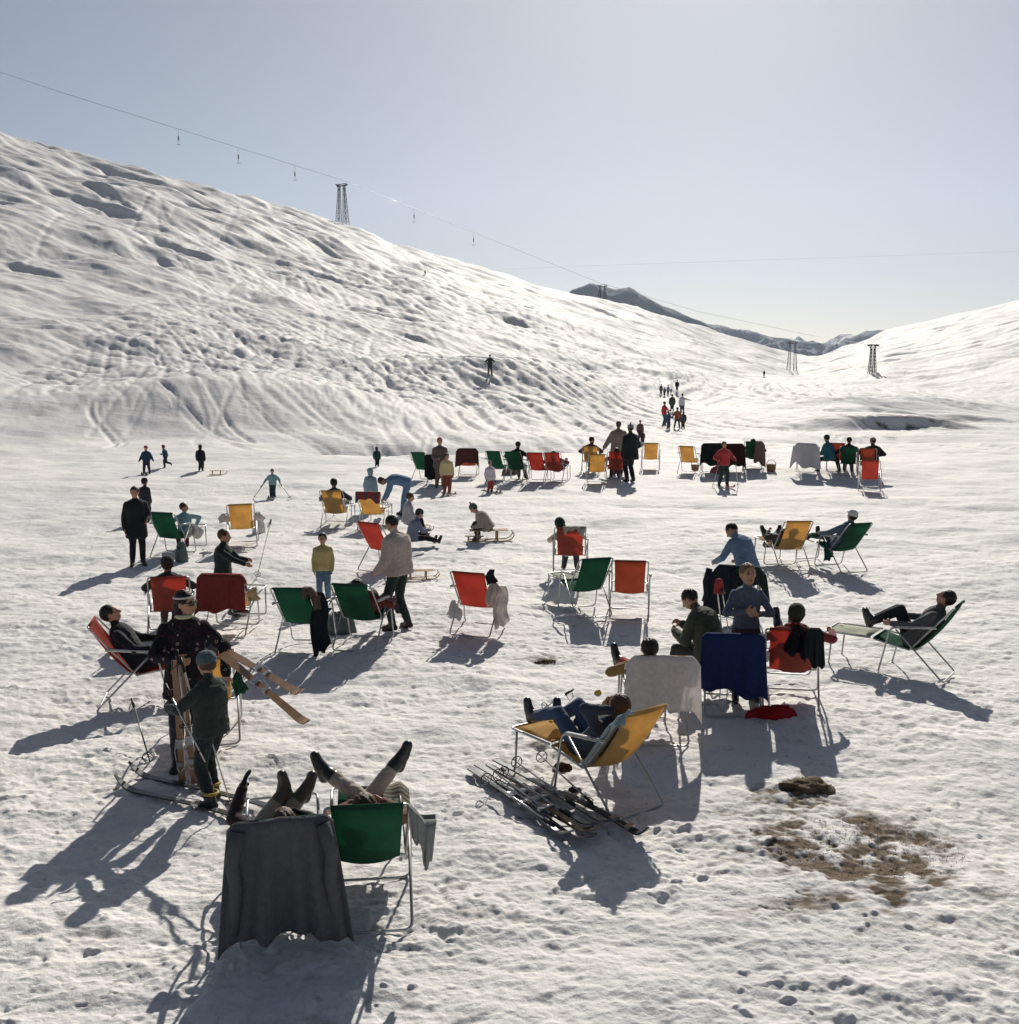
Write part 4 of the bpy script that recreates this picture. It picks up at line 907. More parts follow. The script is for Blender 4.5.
c = chairT(860, 524, -22, 'green', 'green deck chair facing left near the right edge with a sitter in pale clothes', foot=1)
sitter(c, 'person with pale cap in the green chair near the right edge', legs_on=True, top=(.10, .14, .20), legs=(.03, .06, .06), lean=-40, hat='cap', hatc=(.6, .58, .56))
hung(c, 'dark teal garment hanging off the near side of that right-hand green chair', 'teal_garment', (.02, .06, .065), 'garment', (-.33, .12, .55), .40, .06, 3)
c = chairT(160, 511, 8, 'green', 'green deck chair by the man at the left edge with a blue-clad child beyond', foot=1)
LG = c
person('person', l2w(c, (0.05, .62, 0)), -30, 'child in a light blue pullover sitting on the end of the left green chair', h=1.25, top=(.20, .33, .38), legs=(.10, .02, .03), boots=BLK, P=(0, 0, .62), lean=6, LL=(-.12, .3, .15), RL=(.12, .32, .15), kneeL=(-.1, 1, .8), kneeR=(.1, 1, .8), LA=(-.52, .12, .90), RA=(.36, .1, .75), elbR=(1, 0, -.2), hair='brown', hy=120, dist=22)
hung(c, 'white fur rug bunched on the seat side of the left green chair', 'white_rug', (.66, .64, .60), 'rug', (.30, .45, .60), .30, .12, 5)
heap(182, 562, 'rucksack', (.10, .13, .13), 'small grey-green rucksack on the snow beside the left green chair', 'rucksack', (.12, .10, .40), 3)
c = chairT(241, 505, -12, 'yellow', 'empty yellow deck chair standing alone on the left with pale clothes on both arms')
hung(c, 'white cloth on the left arm of the lone yellow chair', 'white_cloth', (.70, .68, .66), 'cloth', (-.36, .1, .70), .2, .09, 2, .3)
hung(c, 'white cloth on the right arm of the lone yellow chair', 'white_cloth', (.70, .68, .66), 'cloth', (.36, .1, .70), .2, .08, 3, .3)
heap(259, 533, 'white_bag', (.62, .60, .56), 'white bag on the snow to the right of the lone yellow chair', 'bag', (.14, .1, .38), 4)
c = chairT(331, 491, 3, 'yellow', 'yellow deck chair with a dark-haired sitter, left of the red-topped yellow chair', foot=1)
sitter(c, 'dark-haired person in the yellow chair left of the red-topped one', legs_on=True, top=(.05, .06, .08), legs=(.12, .14, .17), lean=-28)
c = chairT(368, 492, 5, 'yellow', 'yellow deck chair with a red cloth over the top of its back', foot=1, zz=.98)
drape(c, 'red and grey striped cloth over the top of the yellow chair back', 'red_cloth', (.30, .05, .045), 'cloth', w=.30, front=.15, back=.24, fold=.02, flare=.02, seed=2, trans=.15, stripes=(4.5, .6, (.10, .08, .09), 0))
c = chairT(367, 524, 28, 'red', 'empty red deck chair turned sideways behind the standing man')
# far row
c = chairT(418, 451, 20, 'green', 'green deck chair at the left end of the far row', sag=.05)
cb = chairT(435, 456, 10, 'green', 'far-row deck chair wrapped in a black coat left of the woman with the child')
drape(cb, 'black coat wrapped over the far-row chair left of the woman with the child', 'far_black_coat', (.015, .018, .02), 'coat', w=.33, front=.2, back=.78, fold=.03, flare=.0, seed=5, trans=0)
c = chairT(467, 449, 3, 'rust', 'far-row deck chair under a chocolate brown blanket', zz=.98)
drape(c, 'chocolate brown blanket on the far-row chair right of the woman with the child', 'brown_blanket', (.10, .04, .03), 'blanket', w=.38, front=.2, back=.56, fold=.015, flare=.1, seed=1, trans=.05)
c = chairT(493, 453, 20, 'green', 'left one of the two green chairs in the middle of the far row')
c = chairT(512, 453, 18, 'green', 'right one of the two green chairs in the middle of the far row')
sitter(c, 'person in a dark coat in the right one of the two green far-row chairs', top=BLK, legs=(.10, .09, .09), lean=-5, bend=10, y=.2)
heap(511, 474, 'brown_bag', (.20, .13, .11), 'brown bag on the snow under the far-row green chairs', 'bag', (.3, .2, .3), 2)
c = chairT(535, 453, 15, 'red', 'left one of the two neighbouring red chairs in the far row')
c = chairT(552, 453, 15, 'red', 'right one of the two neighbouring red chairs in the far row', foot=1)
sitter(c, 'person in blue jeans lying in the right one of the two far-row red chairs', legs_on=True, legs=(.12, .18, .27), top=(.2, .05, .05), lean=-58)
c = chairT(590, 447, 8, 'yellow', 'back one of the two yellow chairs behind the pair of standing women')
sitter(c, 'dark-haired person looking back between the two yellow far-row chairs', top=(.12, .04, .04), hy=100, lean=-15)
c = chairT(598, 455, 2, 'yellow', 'front one of the two yellow chairs next to the red chair with standing women')
c = chairT(617, 451, 2, 'red', 'red far-row deck chair in front of the person in the tan coat')
sitter(c, 'person in the red far-row chair hidden behind its back, brown boots visible', top=MAROON, legs=(.06, .04, .04), lean=-50, y=.2)
c = chairT(651, 444, 7, 'yellow', 'empty yellow far-row chair just right of the standing women')
c = chairT(686, 446, 22, 'yellow', 'empty yellow far-row chair below the group on the slope')
basket(695, 471, 'brown wicker basket right of the yellow chair below the slope group', .8)
c = chairT(713, 443, 8, 'green', 'far-row deck chair under a bulky black coat behind the child in red', zz=1.02)
drape(c, 'bulky black coat on the chair behind the child in red', 'bulky_coat', (.012, .02, .018), 'coat', w=.36, front=.2, back=.75, fold=.05, flare=.2, seed=4, trans=0, top_lift=.05, y_off=.0)
c = chairT(734, 445, 13, 'rust', 'far-row deck chair under a very dark brown blanket, right of the child in red', zz=.99)
drape(c, 'very dark brown blanket between the bulky black coat and the green chair', 'dark_brown_blanket', (.035, .014, .012), 'blanket', w=.38, front=.2, back=.80, fold=.03, flare=.12, seed=7, trans=0)
c = chairT(753, 442, 13, 'green', 'green far-row chair with a taupe towel over its right side', foot=1)
drape(c, 'taupe towel over the right side of the green far-row chair', 'taupe_towel', (.22, .15, .12), 'towel', w=.16, front=.2, back=.78, x0=.24, fold=.03, flare=.3, seed=3, trans=.1)
sitter(c, 'person in the green far-row chair with the taupe towel, boots to the right', legs_on=True, top=BLK, legs=(.06, .05, .04), lean=-55, spread=.05)
basket(771, 472, 'brown wicker basket at the right end of the dark-coated chairs', .9)
c = chairT(806, 445, 20, 'green', 'far-row chair under white towels at the left end of the right-hand group')
drape(c, 'white towels over the left end chair of the right-hand far group', 'white_towels', (.62, .60, .62), 'towel', w=.42, front=.2, back=.78, fold=.05, flare=.2, seed=4, trans=.25, uneven=.08)
c = chairT(837, 445, 17, 'rust', 'rust-red far-row chair behind the person in the teal jacket')
c = chairT(849, 449, 17, 'green', 'green far-row chair in the middle of the right-hand group')
sitter(c, 'dark-haired person in the green chair of the right-hand far group', top=BLK, lean=-20)
c = chairT(868, 449, 18, 'rust', 'rust-red far-row chair behind the bright red one at the right')
sitter(c, 'person in a grey hat and dark coat sitting behind the bright red chair', top=(.03, .03, .03), hat='beanie', hatc=(.25, .2, .2), lean=2, y=.25, hy=-60, P=(.18, .25, .52))
c = chairT(871, 460, 18, 'red', 'bright red deck chair nearest of the right-hand far group', foot=1)

# ================================================================ standing, walking and playing people
def pattern_mat():
    m, t, b = new_mat('patterned_knit'); N = t.nodes.new; L = t.links.new
    tc = N('ShaderNodeTexCoord'); v = N('ShaderNodeTexVoronoi'); v.inputs['Scale'].default_value = 12; L(tc.outputs['Object'], v.inputs['Vector'])
    v2 = N('ShaderNodeTexNoise'); v2.inputs['Scale'].default_value = 48; L(tc.outputs['Object'], v2.inputs['Vector'])
    a = N('ShaderNodeMath'); a.operation = 'ADD'; L(v.outputs['Distance'], a.inputs[0]); s_ = N('ShaderNodeMath'); s_.operation = 'MULTIPLY'; s_.inputs[1].default_value = .30; L(v2.outputs['Fac'], s_.inputs[0]); L(s_.outputs[0], a.inputs[1])
    r = N('ShaderNodeValToRGB'); r.color_ramp.interpolation = 'CONSTANT'; e = r.color_ramp.elements; e[0].position = 0; e[0].color = (.02, .018, .022, 1); e[1].position = .26; e[1].color = (.34, .28, .24, 1); e.new(.35).color = (.018, .018, .024, 1); e.new(.62).color = (.10, .035, .03, 1); e.new(.66).color = (.015, .016, .022, 1)
    L(a.outputs[0], r.inputs[0]); L(r.outputs[0], b.inputs['Base Color']); b.inputs['Roughness'].default_value = .9; b.inputs['Specular IOR Level'].default_value = .1
    n = N('ShaderNodeTexNoise'); n.inputs['Scale'].default_value = 90; L(tc.outputs['Object'], n.inputs['Vector']); bp = N('ShaderNodeBump'); bp.inputs['Strength'].default_value = .6; bp.inputs['Distance'].default_value = .01; L(n.outputs['Fac'], bp.inputs['Height']); L(bp.outputs[0], b.inputs['Normal']); return m
PAT = pattern_mat()
w1 = stand(190, 768, 585, 166, 'woman in a dark patterned jacket with headband and sunglasses standing over the boy', top=PAT, legs=(.025, .03, .045), boots=BLK, RA=(.06, .30, 1.13), LA=(-.36, .16, .93), elbL=(-1, -.2, .1), elbR=(1, -.1, -.5), hy=-58, hp=-4, hair='dark', hairlen='long', hat='headband', hatc=(.55, .52, .50), gloves=None, bulk=.024, coat=.22, curl=.85, palmdir=(0, -.3, 0))
def glasses(inf):
    mb = MB(); hk = inf['hk']; g = lambda *p: inf['hc'] + inf['Mh'] @ Vector(p) * hk
    for sx in (-1, 1):
        mb.slab([[g(sx * .036 + x, .097 - abs(sx * .036 + x) * .25, .008 + z) for x in (-.026, 0, .026)] for z in (-.02, 0, .018)], .006 * hk)
        mb.tube([g(sx * .062, .085, .014), g(sx * .082, .0, .012)], .004 * hk, 6)
    mb.tube([g(-.015, .1, .015), g(.015, .1, .015)], .004 * hk, 6); mb.build('sunglasses', mat('dark_lens', (.01, .008, .006), rough=.1, spec=.8), inf['root'])
glasses(w1)
mb = MB(); mb.tube([w1['nk'] + w1['M3'] @ Vector((.072 * math.sin(a), .012 + .07 * math.cos(a), .012)) for a in np.linspace(0, 6.283, 19)[:-1]], .022, 8, closed=True); mb.build('roll_collar', cloth('cream_wool', (.55, .52, .36)), w1['root'])
b1 = stand(214, 806, 651, -62, 'boy in a dark green suit and cap holding poles on skis in the foreground', top=(.025, .035, .035), legs=(.02, .027, .027), boots=BLK, RA=(-.02, .44, 1.06), LA=(-.22, .40, 1.12), elbR=(.8, -.6, -.5), elbL=(-.9, -.3, -.5), hy=20, hp=-12, hair='brown', hat='beanie', hatc=(.08, .11, .13), gloves=(.05, .03, .02), LL=(-.10, -.06, .10), RL=(.14, .12, .10), bulk=.03, toeL=(-.05, 1, -.1), toeR=(.05, 1, -.1))
# cuffs
for sx, y in ((-1, -.06), (1, .12)):
    mb = MB(); s_ = b1['s']; c0 = Vector((sx * .12 if sx > 0 else -.10, y, .20)) * s_
    mb.tube([c0 + Vector((.062 * math.cos(a), .062 * math.sin(a), 0)) for a in np.linspace(0, 6.283, 17)[:-1]], .014, 6, closed=True); mb.build('ankle_band', mat('yellow_band', (.42, .30, .05), rough=.6), b1['root'])
s0_ = l2w(b1['root'], (-.14, -.75, .02)); s1_ = l2w(b1['root'], (-.14, 1.1, .02))
ski(s0_, s1_, 'dark ski under the left boot of the boy in the foreground', SKD, 1.85, group='skis worn by the boy')
s0_ = l2w(b1['root'], (.17, -.60, .02)); s1_ = l2w(b1['root'], (.17, 1.2, .02))
ski(s0_, s1_, 'dark ski under the right boot of the boy, nearer to the camera', SKD, 1.85, group='skis worn by the boy')
pole(W(166, 686, 9.75), W(205, 762, 9.35), 'metal ski pole slanting in front of the legs of the boy, tip in mid-air', r=.009)
pole(W(196, 690, 9.75), G(233, 812), 'metal ski pole the boy plants in the snow beside his boot', r=.009)
ski(W(222, 655, 10.45), W(298, 718, 8.95), 'lower one of two wooden skis held out towards the right', WOOD, 1.95, roll=25, group='wooden skis held out')
ski(W(228, 653, 10.55), W(292, 690, 9.1), 'upper one of two wooden skis held out towards the right', WOOD, 1.9, roll=25, group='wooden skis held out')
ski(W(180, 655, 10.25), G(196, 786), 'wooden ski standing upright in front of the woman, right one of the pair', WOOD, 1.5, group='upright wooden skis')
ski(W(176, 660, 10.3), G(183, 782), 'wooden ski standing upright in front of the woman, left one of the pair', WOOD, 1.5, group='upright wooden skis')
pole(W(181, 660, 10.15), W(196, 712, 10.0), 'white ski pole gripped in the fist of the woman, leaning right', r=.01, m=mat('white_paint', (.7, .7, .7), rough=.4))
pole(W(177, 652, 10.2), W(187, 735, 10.2), 'ski pole gripped by the woman and held upright against her jacket', r=.009)
pole(W(132, 700, 12.0), G(150, 762), 'lone dark ski pole stuck in the snow at the left edge', m=SKD, r=.010)
pole(W(271, 520, 19.6), G(257, 577), 'thin ski pole standing upright in the snow left of the child in yellow', r=.010)

stand(138, 566, 485, 155, 'man in a dark coat with grey shirt standing at the left edge', top=BLK, legs=(.015, .015, .022), boots=BLK, hair='brown', bulk=.045, coat=.3, LA=(-.2, .25, 1.0), hy=20)
stand(146, 520, 479, 20, 'person with a dark round hat behind the man at the left edge', top=(.03, .03, .04), hat='beanie', hatc=(.02, .02, .02), headk=1.1)
def on_skis(inf, lab, m=SKD, L=1.2, x=.12):
    for sx, nm in ((-1, 'left'), (1, 'right')):
        a = l2w(inf['root'], (sx * x * inf['s'], -L * .42, .015)); b_ = l2w(inf['root'], (sx * x * inf['s'], L * .58, .015)); ski(a, b_, '%s ski %s' % (nm, lab), m, L, group='skis on people')
p = stand(147, 474, 446, 170, 'child in a navy anorak and red cap on skis, leftmost of the three far-left children', top=(.02, .05, .08), legs=(.03, .03, .04), hat='beanie', hatc=(.30, .04, .03), LA=(-.42, .05, .85), RA=(.42, .05, .85), LL=(-.18, 0, .1), RL=(.18, 0, .1)); on_skis(p, 'of the leftmost child in the red cap')
stand(166, 468, 445, -95, 'child in a blue anorak and red cap running with one leg kicked back', top=(.02, .06, .11), legs=(.03, .03, .04), hat='beanie', hatc=(.30, .04, .03), lean=10, LL=(-.1, -.42, .35), toeL=(0, .2, -1), RL=(.1, .10, .1), LA=(-.3, -.2, 1.0), RA=(.25, .4, 1.05))
stand(201, 471, 445, 5, 'child in a long black hooded coat standing next to a sledge', top=BLK, legs=(.05, .04, .04), hat='hood', hatc=BLK, coat=.22, bulk=.05)
sledge(217, 475, 70, 'empty wooden sledge next to the child in the black hooded coat', .58)
p = stand(273, 498, 469, 175, 'small child in a light blue pullover skiing with poles held wide', top=(.22, .36, .38), legs=(.03, .05, .07), hair='brown', LA=(-.45, .1, 1.0), RA=(.5, .1, .95), LL=(-.1, 0, .1), RL=(.12, 0, .1)); on_skis(p, 'of the small skiing child in light blue', SKD, 1.0)
for sx, nm in ((-1, 'right'), (1, 'left')):
    hd = l2w(p['root'], p['hands'][sx]); f = l2w(p['root'], (sx * .55, .2, 0)); f.z = T(f.x, f.y); pole(hd, f, 'thin pole on the %s of the small skiing child in light blue' % nm, r=.012)
stand(377, 467, 447, 10, 'hooded child in dark green standing waist-deep behind a snow bank', top=(.02, .05, .05), legs=BLK, hat='hood', hatc=(.02, .045, .045), bulk=.06)
stand(371, 512, 468, 15, 'child in a pale blue hooded anorak behind the red-topped yellow chair', top=(.24, .34, .40), hat='hood', hatc=(.24, .34, .40), legs=(.2, .28, .34), bulk=.015)
g = G(404, 516); person('person', g, -88, 'man in blue bending down with straight legs', h=1.7, top=(.12, .21, .33), legs=(.11, .19, .30), P=(0, -.08, .92), lean=68, bend=25, LL=(-.12, -.08, .1), RL=(.12, .06, .1), LA=(-.15, .55, .42), RA=(.2, .50, .45), hair='brown', dist=27)
g = G(412, 547); person('person', g, 62, 'child in a dark round cap sitting behind the man in beige, legs stretched right', h=1.3, top=(.16, .20, .27), legs=BLK, P=(0, 0, .32), lean=12, bend=10, LL=(-.1, .74, .12), RL=(.1, .80, .14), LA=(-.2, .4, .5), RA=(.2, .45, .5), hat='beanie', hatc=(.03, .05, .05), toeL=(0, .3, 1), toeR=(.1, .3, 1), dist=20)
g = G(407, 536); person('person', g, 70, 'child in a light grey jacket sitting behind the man in beige', h=1.35, top=(.42, .40, .40), legs=BLK, P=(0, 0, .50), lean=8, LL=(-.1, .5, .12), RL=(.12, .5, .12), kneeL=(0, 1, .6), kneeR=(0, 1, .6), LA=(-.2, .3, .6), RA=(.2, .35, .65), hair='brown', dist=22)
m1 = stand(399, 630, 512, -55, 'stout man in a beige jacket and dark trousers standing with his back turned', top=(.48, .40, .35), legs=(.028, .045, .04), boots=(.03, .015, .012), bulk=.065, hair='dark', RA=(.22, .12, .82), LA=(-.24, .2, .90), hp=-22, hy=-10, lean=4, LL=(-.12, .02, .10), RL=(.14, -.06, .10))
stand(324, 602, 533, 172, 'small child in a mustard yellow pullover facing the camera', top=(.42, .34, .15), legs=(.10, .17, .24), hair='dark', bulk=.015, LA=(-.22, .1, .84), RA=(.22, .12, .84))
g = G(227, 615); person('person', g, 100, 'boy in a dark jacket sitting behind the maroon-covered chair, hands held out to the right', h=1.55, top=(.02, .03, .03), legs=(.10, .04, .04), P=(0, -.05, .78), lean=2, LL=(-.12, .2, .10), RL=(.12, .15, .10), kneeL=(0, 1, .5), kneeR=(0, 1, .5), LA=(-.06, .42, 1.02), RA=(.16, .46, .98), hair='brown', hy=-10, dist=16)
wm = stand(440, 488, 437, 168, 'woman in a brown-grey coat and pink hat standing behind a child', top=(.13, .10, .10), legs=(.16, .10, .09), hat='beanie', hatc=(.32, .17, .14), bulk=.04, coat=.2, RA=(.12, .26, 1.05), LA=(-.15, .26, 1.05))
p = stand(447, 494, 453, 160, 'child in a pale yellow top and red trousers on skis in front of the woman', top=(.58, .48, .24), legs=(.26, .07, .05), hair='dark', hairlen='bob', bulk=.04); on_skis(p, 'of the child in red trousers', SKR, 1.1)
p = stand(490, 492, 461, 150, 'small child in a white anorak and red trousers on skis', top=(.58, .53, .55), legs=(.32, .06, .05), hair='dark', coat=.15, bulk=.05); on_skis(p, 'of the small child in the white anorak', SKD, 1.0)
for sx, nm in ((-1, 'right'), (1, 'left')):
    hd = l2w(p['root'], p['hands'][sx]); f = l2w(p['root'], (sx * .3, .1, 0)); f.z = T(f.x, f.y); pole(hd, f, 'pole on the %s of the small child in the white anorak' % nm, r=.012)
# child on the sledge
sl = sledge(488, 541, 84, 'wooden sledge with a child in a bobble hat sitting on it', 1.0)
person('person', sl.location, -80, 'child in a checked jacket and grey bobble hat sitting on a sledge', h=1.35, top=(.34, .29, .25), legs=(.02, .035, .035), P=(0, 0, .42), lean=30, bend=10, LL=(-.15, .28, .12), RL=(.13, .30, .12), kneeL=(-.1, 1, 1), kneeR=(.1, 1, 1), LA=(-.15, .40, .42), RA=(.15, .40, .45), hat='bobble', hatc=(.10, .11, .11), bulk=.05, dist=25, gloves=BLK)
sledge(474, 542, 95, 'empty low sledge hitched in front of the child in the bobble hat', .5)
sledge(419, 532, 60, 'wooden sledge beside the child in the light grey jacket', .6)
sledge(419, 579, 80, 'pale wooden sledge on the snow just right of the man in beige', .65)
# standing women by the yellow chairs
stand(630, 482, 421, -30, 'woman in a black coat and grey woollen hat standing beside the red far-row chair', top=(.018, .02, .022), legs=(.018, .02, .022), hat='bobble', hatc=(.20, .17, .17), bulk=.05, coat=.25, RA=(.2, .2, 1.0))
stand(618, 475, 420, -10, 'person in a tan coat bending to the left behind the red far-row chair', top=(.27, .21, .17), legs=(.25, .19, .15), hat='beanie', hatc=(.13, .10, .08), bulk=.06, coat=.3, LA=(-.42, .2, .85))
stand(640, 441, 420, 175, 'small child in brown standing behind the woman in the black coat', top=(.14, .07, .06), legs=(.05, .04, .05))
stand(643, 443, 431, 175, 'tiny crouching child in dark clothes next to the child in brown', top=(.08, .03, .03))
# group on the slope
stand(664, 426, 401, 60, 'person in a red pullover and blue trousers, left of the slope group', top=(.40, .05, .05), legs=(.04, .08, .14), RA=(.3, .3, 1.1))
stand(668, 430, 411, 40, 'child in dark blue in front of the person in the red pullover', top=(.05, .07, .12), legs=(.05, .06, .09), RA=(.5, .15, 1.1))
stand(672, 412, 394, 5, 'person in dark green in the middle of the slope group', top=(.05, .07, .06), legs=(.03, .05, .05), bulk=.05)
stand(677, 429, 407, 10, 'child in an orange-brown pullover with legs apart in the slope group', top=(.30, .10, .04), legs=(.06, .05, .05), LL=(-.22, 0, .1), RL=(.2, 0, .1), LA=(-.4, .1, .9), RA=(.35, .1, .95))
stand(682, 416, 393, 10, 'person in white with one arm stretched right in the slope group', top=(.55, .55, .60), legs=(.08, .08, .12), RA=(.62, .15, 1.22))
stand(683, 429, 411, 0, 'child in dark clothes at the right of the slope group', top=(.06, .06, .07), legs=(.06, .03, .03), bulk=.05)
stand(661, 395, 384, 0, 'tiny distant person in grey, leftmost of the four in a row', top=(.12, .13, .12)); stand(664.5, 396, 387, 0, 'tiny distant person in blue-grey, second from left in the row', top=(.10, .11, .15)); stand(668, 395, 385, 0, 'tiny distant person in lilac, third in the row of four', top=(.30, .30, .45)); stand(671, 394, 388, 0, 'tiny distant child in dark clothes at the right end of the row', top=(.05, .05, .09))
stand(677, 391, 380, 0, 'distant person in black above the row of four', top=BLK, bulk=.07)
p = stand(490, 376, 354, 175, 'lone skier in dark grey standing on the middle of the hill with elbows out', top=(.05, .05, .05), legs=(.09, .07, .06), LA=(-.24, .22, 1.05), RA=(.24, .22, 1.05), elbL=(-1, -.2, -.5), elbR=(1, -.2, -.5), LL=(-.15, 0, .1), RL=(.15, 0, .1)); on_skis(p, 'of the lone skier on the middle of the hill', SKD, 1.8)
stand(764, 377, 370, 0, 'tiny dark skier near the valley pylon', top=BLK); stand(425, 275, 270, 0, 'tiny dark skier high on the hill right of the tall pylon', top=BLK)
p = stand(723, 486, 441, 170, 'child in a red jacket on skis facing the camera', top=(.42, .05, .05), legs=(.03, .05, .05), hair='brown', bulk=.045, LA=(-.38, .2, 1.05), RA=(.3, .2, 1.05), LL=(-.16, 0, .1), RL=(.16, 0, .1)); on_skis(p, 'of the child in the red jacket', SKR, 1.3)
for sx, nm in ((-1, 'right'), (1, 'left')):
    hd = l2w(p['root'], p['hands'][sx]); f = l2w(p['root'], (sx * .42, .2, 0)); f.z = T(f.x, f.y); pole(hd, f, 'pole on the %s of the child in the red jacket' % nm, r=.012)
g = G(829, 474); person('person', g, -35, 'person in a teal jacket and dark woollen hat sitting among the right-hand far group', h=1.6, top=(.03, .13, .16), legs=BLK, P=(0, 0, .62), lean=12, LL=(-.1, .42, .12), RL=(.45, -.1, .12), kneeL=(0, 1, .8), kneeR=(1, .5, .6), LA=(-.2, .35, .7), RA=(.4, .1, .55), hat='beanie', hatc=(.02, .05, .05), bulk=.05, dist=37)
# boy in pullover and the men around him
bo = stand(744, 700, 555, 178, 'boy in a grey-blue pullover with folded hands standing behind the blue-covered chair', top=(.085, .11, .15), legs=(.045, .022, .025), boots=BLK, hair='fair', hy=-8, hp=6, RA=(.07, .25, 1.20), LA=(-.07, .25, 1.16), elbL=(-1, -.2, -.6), elbR=(1, -.2, -.6), bulk=.004, hemz=.02, headk=1.08, curl=.8, palmdir=(0, -.5, .2), hmax=1.62)
pole(W(717, 588, 13.4), G(723, 640), 'left one of the two red-gripped ski poles left of the boy in the pullover', r=.009); pole(W(722, 590, 13.3), G(731, 648), 'right one of the two red-gripped ski poles left of the boy in the pullover', r=.009)
g_ = W(719, 583, 13.35); heapm = mat('red_glove', (.40, .05, .05), rough=.8)
Q = Body(); Q.ell((0, 0, 0), (.05, .045, .06), 'a'); [Q.cap((x, 0, -.02), .018, (x * 1.3, 0, -.13), .014, 'a', 8) for x in (-.04, -.015, .012, .038)]; q = Q.skin('red_gloves', .008, {'a': heapm}, None, 1); q.location = g_; tag(q, 'red woollen gloves stuck on the ski pole grips left of the boy in the pullover', 'gloves')
g = G(742, 616); pm = person('person', g, -28, 'man in a light blue pullover leaning over behind the dark coats', h=1.70, top=(.15, .22, .32), legs=(.05, .05, .07), hair='dark', lean=22, bend=14, LA=(-.25, .42, .85), RA=(.25, .42, .85), hy=-35, hp=-18, P=(0, -.1, .84), kneeL=(0, 1, .2), dist=16, bulk=.03)
g = G(710, 694); person('person', g, -48, 'man in a khaki-green jacket sitting between the white towel and the blue blanket', h=1.78, top=(.065, .07, .05), legs=(.04, .045, .04), boots=BLK, P=(0, 0, .52), lean=14, bend=14, LL=(-.14, .48, .10), RL=(.15, .50, .10), kneeL=(-.1, 1, .8), kneeR=(.1, 1, .8), LA=(-.10, .44, .70), RA=(.08, .46, .76), hair='dark', hy=-15, hp=-14, bulk=.045, curl=.7, dist=13)
st = G(710, 694); o = empty('camp_stool', st, -48, 'low folding stool under the man in the khaki-green jacket', 'stool'); a = MB()
for sx in (-1, 1): a.tube([(sx * .2, -.18, 0), (sx * .2, .18, .4)], .012, 8); a.tube([(sx * .18, .18, 0), (sx * .18, -.18, .4)], .012, 8)
a.build('stool_frame', METAL, o); a = MB(); a.slab([[(x, y, .40 - .04 * math.cos(y / .18 * 1.5)) for x in (-.2, 0, .2)] for y in (-.18, -.09, 0, .09, .18)], .008); a.build('stool_seat', FAB['green'], o)

# ================================================================ things lying on the snow
A = G(490, 768); Bq = G(606, 838); d = (Bq - A); d.z = 0; d.normalize(); n_ = Vector((-d.y, d.x, 0))
specs = [(-.02, .0, SKG, 'grey ski at the back edge of the ski pile', 1.9), (.10, -.02, SKG, 'second grey ski from the back of the ski pile', 1.95), (-.22, .02, SKD, 'dark ski in the middle of the ski pile', 1.9), (-.14, .25, WOOD, 'brown wooden ski on top of the ski pile', 1.8), (-.36, .06, SKG, 'pale ski along the near edge of the ski pile', 1.9), (-.30, .30, SKD, 'dark ski nearest to the camera in the ski pile', 1.85), (.30, .95, SKD, 'dark ski lying behind the pile under the yellow chair', 1.3)]
for i, (o_, l_, m, lab, L) in enumerate(specs):
    p0 = A + n_ * o_ * .72 + d * l_; p0.z = T(p0.x, p0.y) + .02 + .02 * (i % 3); p1 = p0 + d * L + n_ * random.uniform(-.10, .10); p1.z = T(p1.x, p1.y) + .04 + .02 * (i % 2)
    ski(p0, p1, lab, m, L, group='skis piled on the snow', roll=random.uniform(-14, 14))
plab = ['ski pole on the pile with its grip at the back left', 'ski pole laid along the middle of the pile', 'ski pole on the near side of the pile', 'ski pole crossing the pile towards the yellow chair', 'ski pole lowest on the near edge of the pile']
for i, (o_, l_, an) in enumerate([(.06, 1.35, -.05), (-.10, 1.5, .03), (-.24, 1.55, -.02), (.22, 1.4, -.14), (-.33, 1.6, .05)]):
    p0 = A + n_ * o_ + d * l_; p1 = p0 - (d + n_ * an).normalized() * 1.12; p0.z = T(p0.x, p0.y) + .10; p1.z = T(p1.x, p1.y) + .13; pole(p0, p1, plab[i], group='ski poles on the pile', r=.010)
heap(772, 716, 'red_garment', (.30, .012, .018), 'crumpled red garment on the snow below the red chair', 'garment', (.30, .14, .13), 3)
heap(563, 770, 'brown_shoes', (.05, .03, .02), 'small dark brown shoes under the yellow chair', 'shoes', (.10, .06, .07), 2)
heap(575, 792, 'dark_gloves', (.03, .02, .02), 'dark glove lying between the ski pile and the yellow chair', 'glove', (.07, .05, .05), 5)
heap(167, 640, 'beige_bag', (.30, .22, .16), 'beige bag beside the woman in the patterned jacket', 'bag', (.12, .1, .16), 5)
heap(340, 633, 'grey_bag', (.12, .15, .15), 'grey-green bag under the green chair next to the standing man', 'bag', (.22, .12, .32), 6)
heap(719, 473, 'pink_bag', (.34, .10, .10), 'pinkish bag left of the child in red', 'bag', (.28, .2, .26), 6)
p0 = G(535, 702); q = pole(W(572, 690, 12.3), G(540, 712), 'ski pole lying near the boots of the person in the yellow chair', r=.008)
# things at the side of the towel-covered chair
bx = G(603, 715); 
for k, (px, py, rgb, nm, lab) in enumerate([(598, 694, (.55, .42, .06), 'banana', 'yellow banana skin lying by the leg of the towel-covered chair'), (612, 716, (.30, .20, .10), 'leather_bag', 'tan leather bag left of the towel-covered chair'), (600, 712, (.05, .06, .05), 'dark_cloth', 'dark crumpled cloth left of the towel-covered chair')]):
    heap(px, py, nm, rgb, lab, nm.replace('_', ' '), ((.05, .03, .05), (.12, .09, .22), (.14, .09, .09))[k], k)
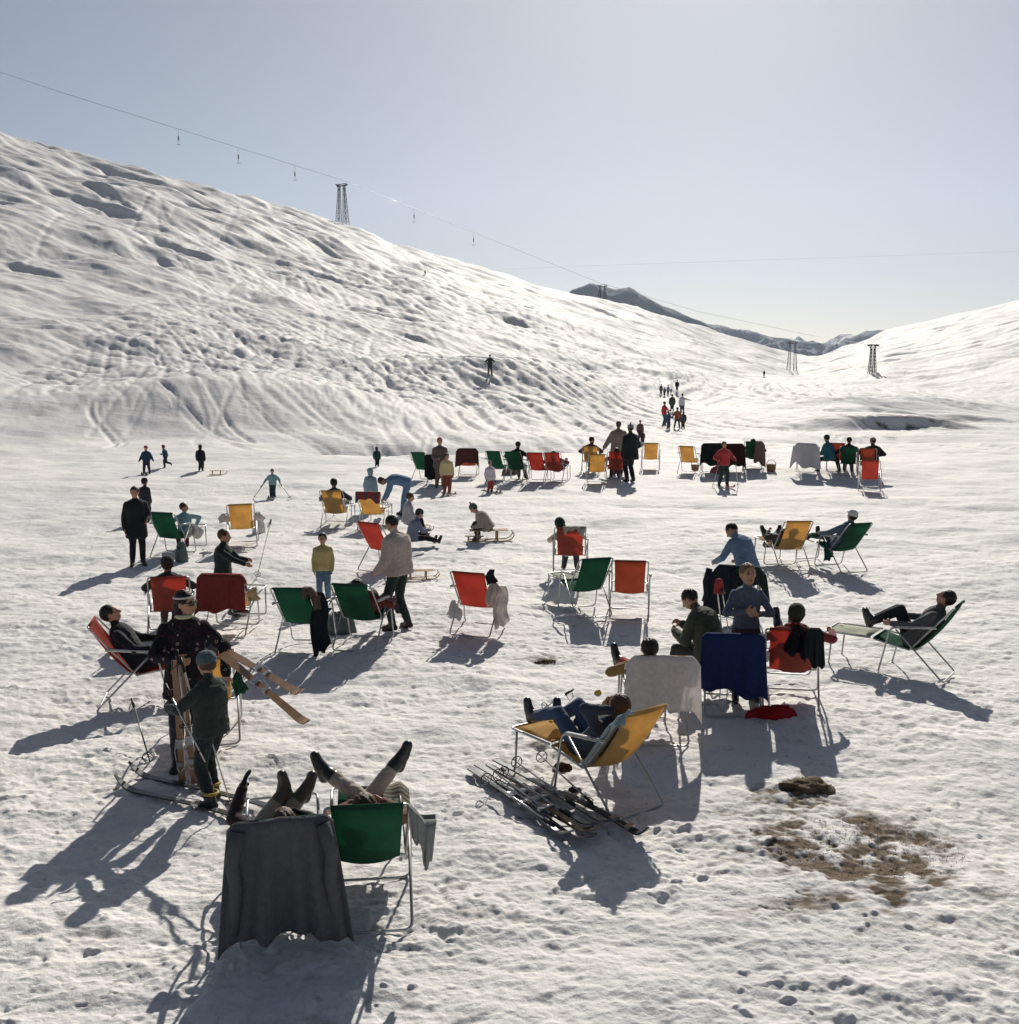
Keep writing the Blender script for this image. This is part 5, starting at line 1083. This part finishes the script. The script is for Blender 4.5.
# rocks and tufts
def rock(px, py, s, label, seed):
    g = G(px, py); n, sg = 14, 26; vs = []
    for i in range(n):
        ph = math.pi / 2 * i / (n - 1)
        for k in range(sg):
            a = 2 * math.pi * k / sg; f = 1 + .35 * float(fbm(math.cos(a) * 1.6 * math.cos(ph) + seed, math.sin(a) * 1.6 * math.cos(ph) + ph * 2, 3, 5)); vs.append((s[0] * max(0, math.cos(ph)) ** .8 * f * math.cos(a), s[1] * max(0, math.cos(ph)) ** .8 * f * math.sin(a), s[2] * math.sin(ph) * f - .04))
    fs = [(i * sg + k, i * sg + (k + 1) % sg, (i + 1) * sg + (k + 1) % sg, (i + 1) * sg + k) for i in range(n - 1) for k in range(sg)] + [tuple(range(sg))[::-1]]
    mb = MB(); mb.add(vs, fs); return tag(mb.build('earth_mound', mat('earth', (.13, .095, .055), rough=.95, var=.6, scale=18, bump=1, bscale=40), loc=g), label, 'mound')
rock(806, 789, (.25, .18, .12), 'brown grassy earth mound sticking out of the snow in the shadow at the lower right', 3)
GR = mat('dry_grass', (.13, .10, .05), rough=.9, var=.5, scale=30)
def tuft(px, py, n, rad, ht, label, seed, flat=.5):
    g = G(px, py); rr = random.Random(seed); mb = MB()
    for i in range(n):
        a = rr.uniform(0, 6.28); r_ = rad * rr.random() ** .5; x, y = r_ * math.cos(a), r_ * math.sin(a) * flat; z = T(g.x + x, g.y + y) - g.z - .01
        L = ht * rr.uniform(.4, 1); dx, dy = rr.uniform(-1, 1) * L, rr.uniform(-1, 1) * L; w_ = .003
        mb.add([(x - w_, y, z), (x + w_, y, z), (x + dx * .5 + w_, y + dy * .5, z + L * .7), (x + dx * .5 - w_, y + dy * .5, z + L * .7), (x + dx, y + dy, z + L * .8)], [(0, 1, 2, 3), (3, 2, 4)])
    return tag(mb.build('dry_grass', GR, loc=g), label, 'grass', kind='stuff')
tuft(545, 663, 420, .15, .05, 'tuft of dark dry grass poking through the snow in the middle', 1); tuft(806, 787, 1400, .24, .045, 'dry grass on the earth mound', 2)
tuft(868, 850, 900, .8, .025, 'flattened dry grass on the thawed patch at the lower right', 3, .7)
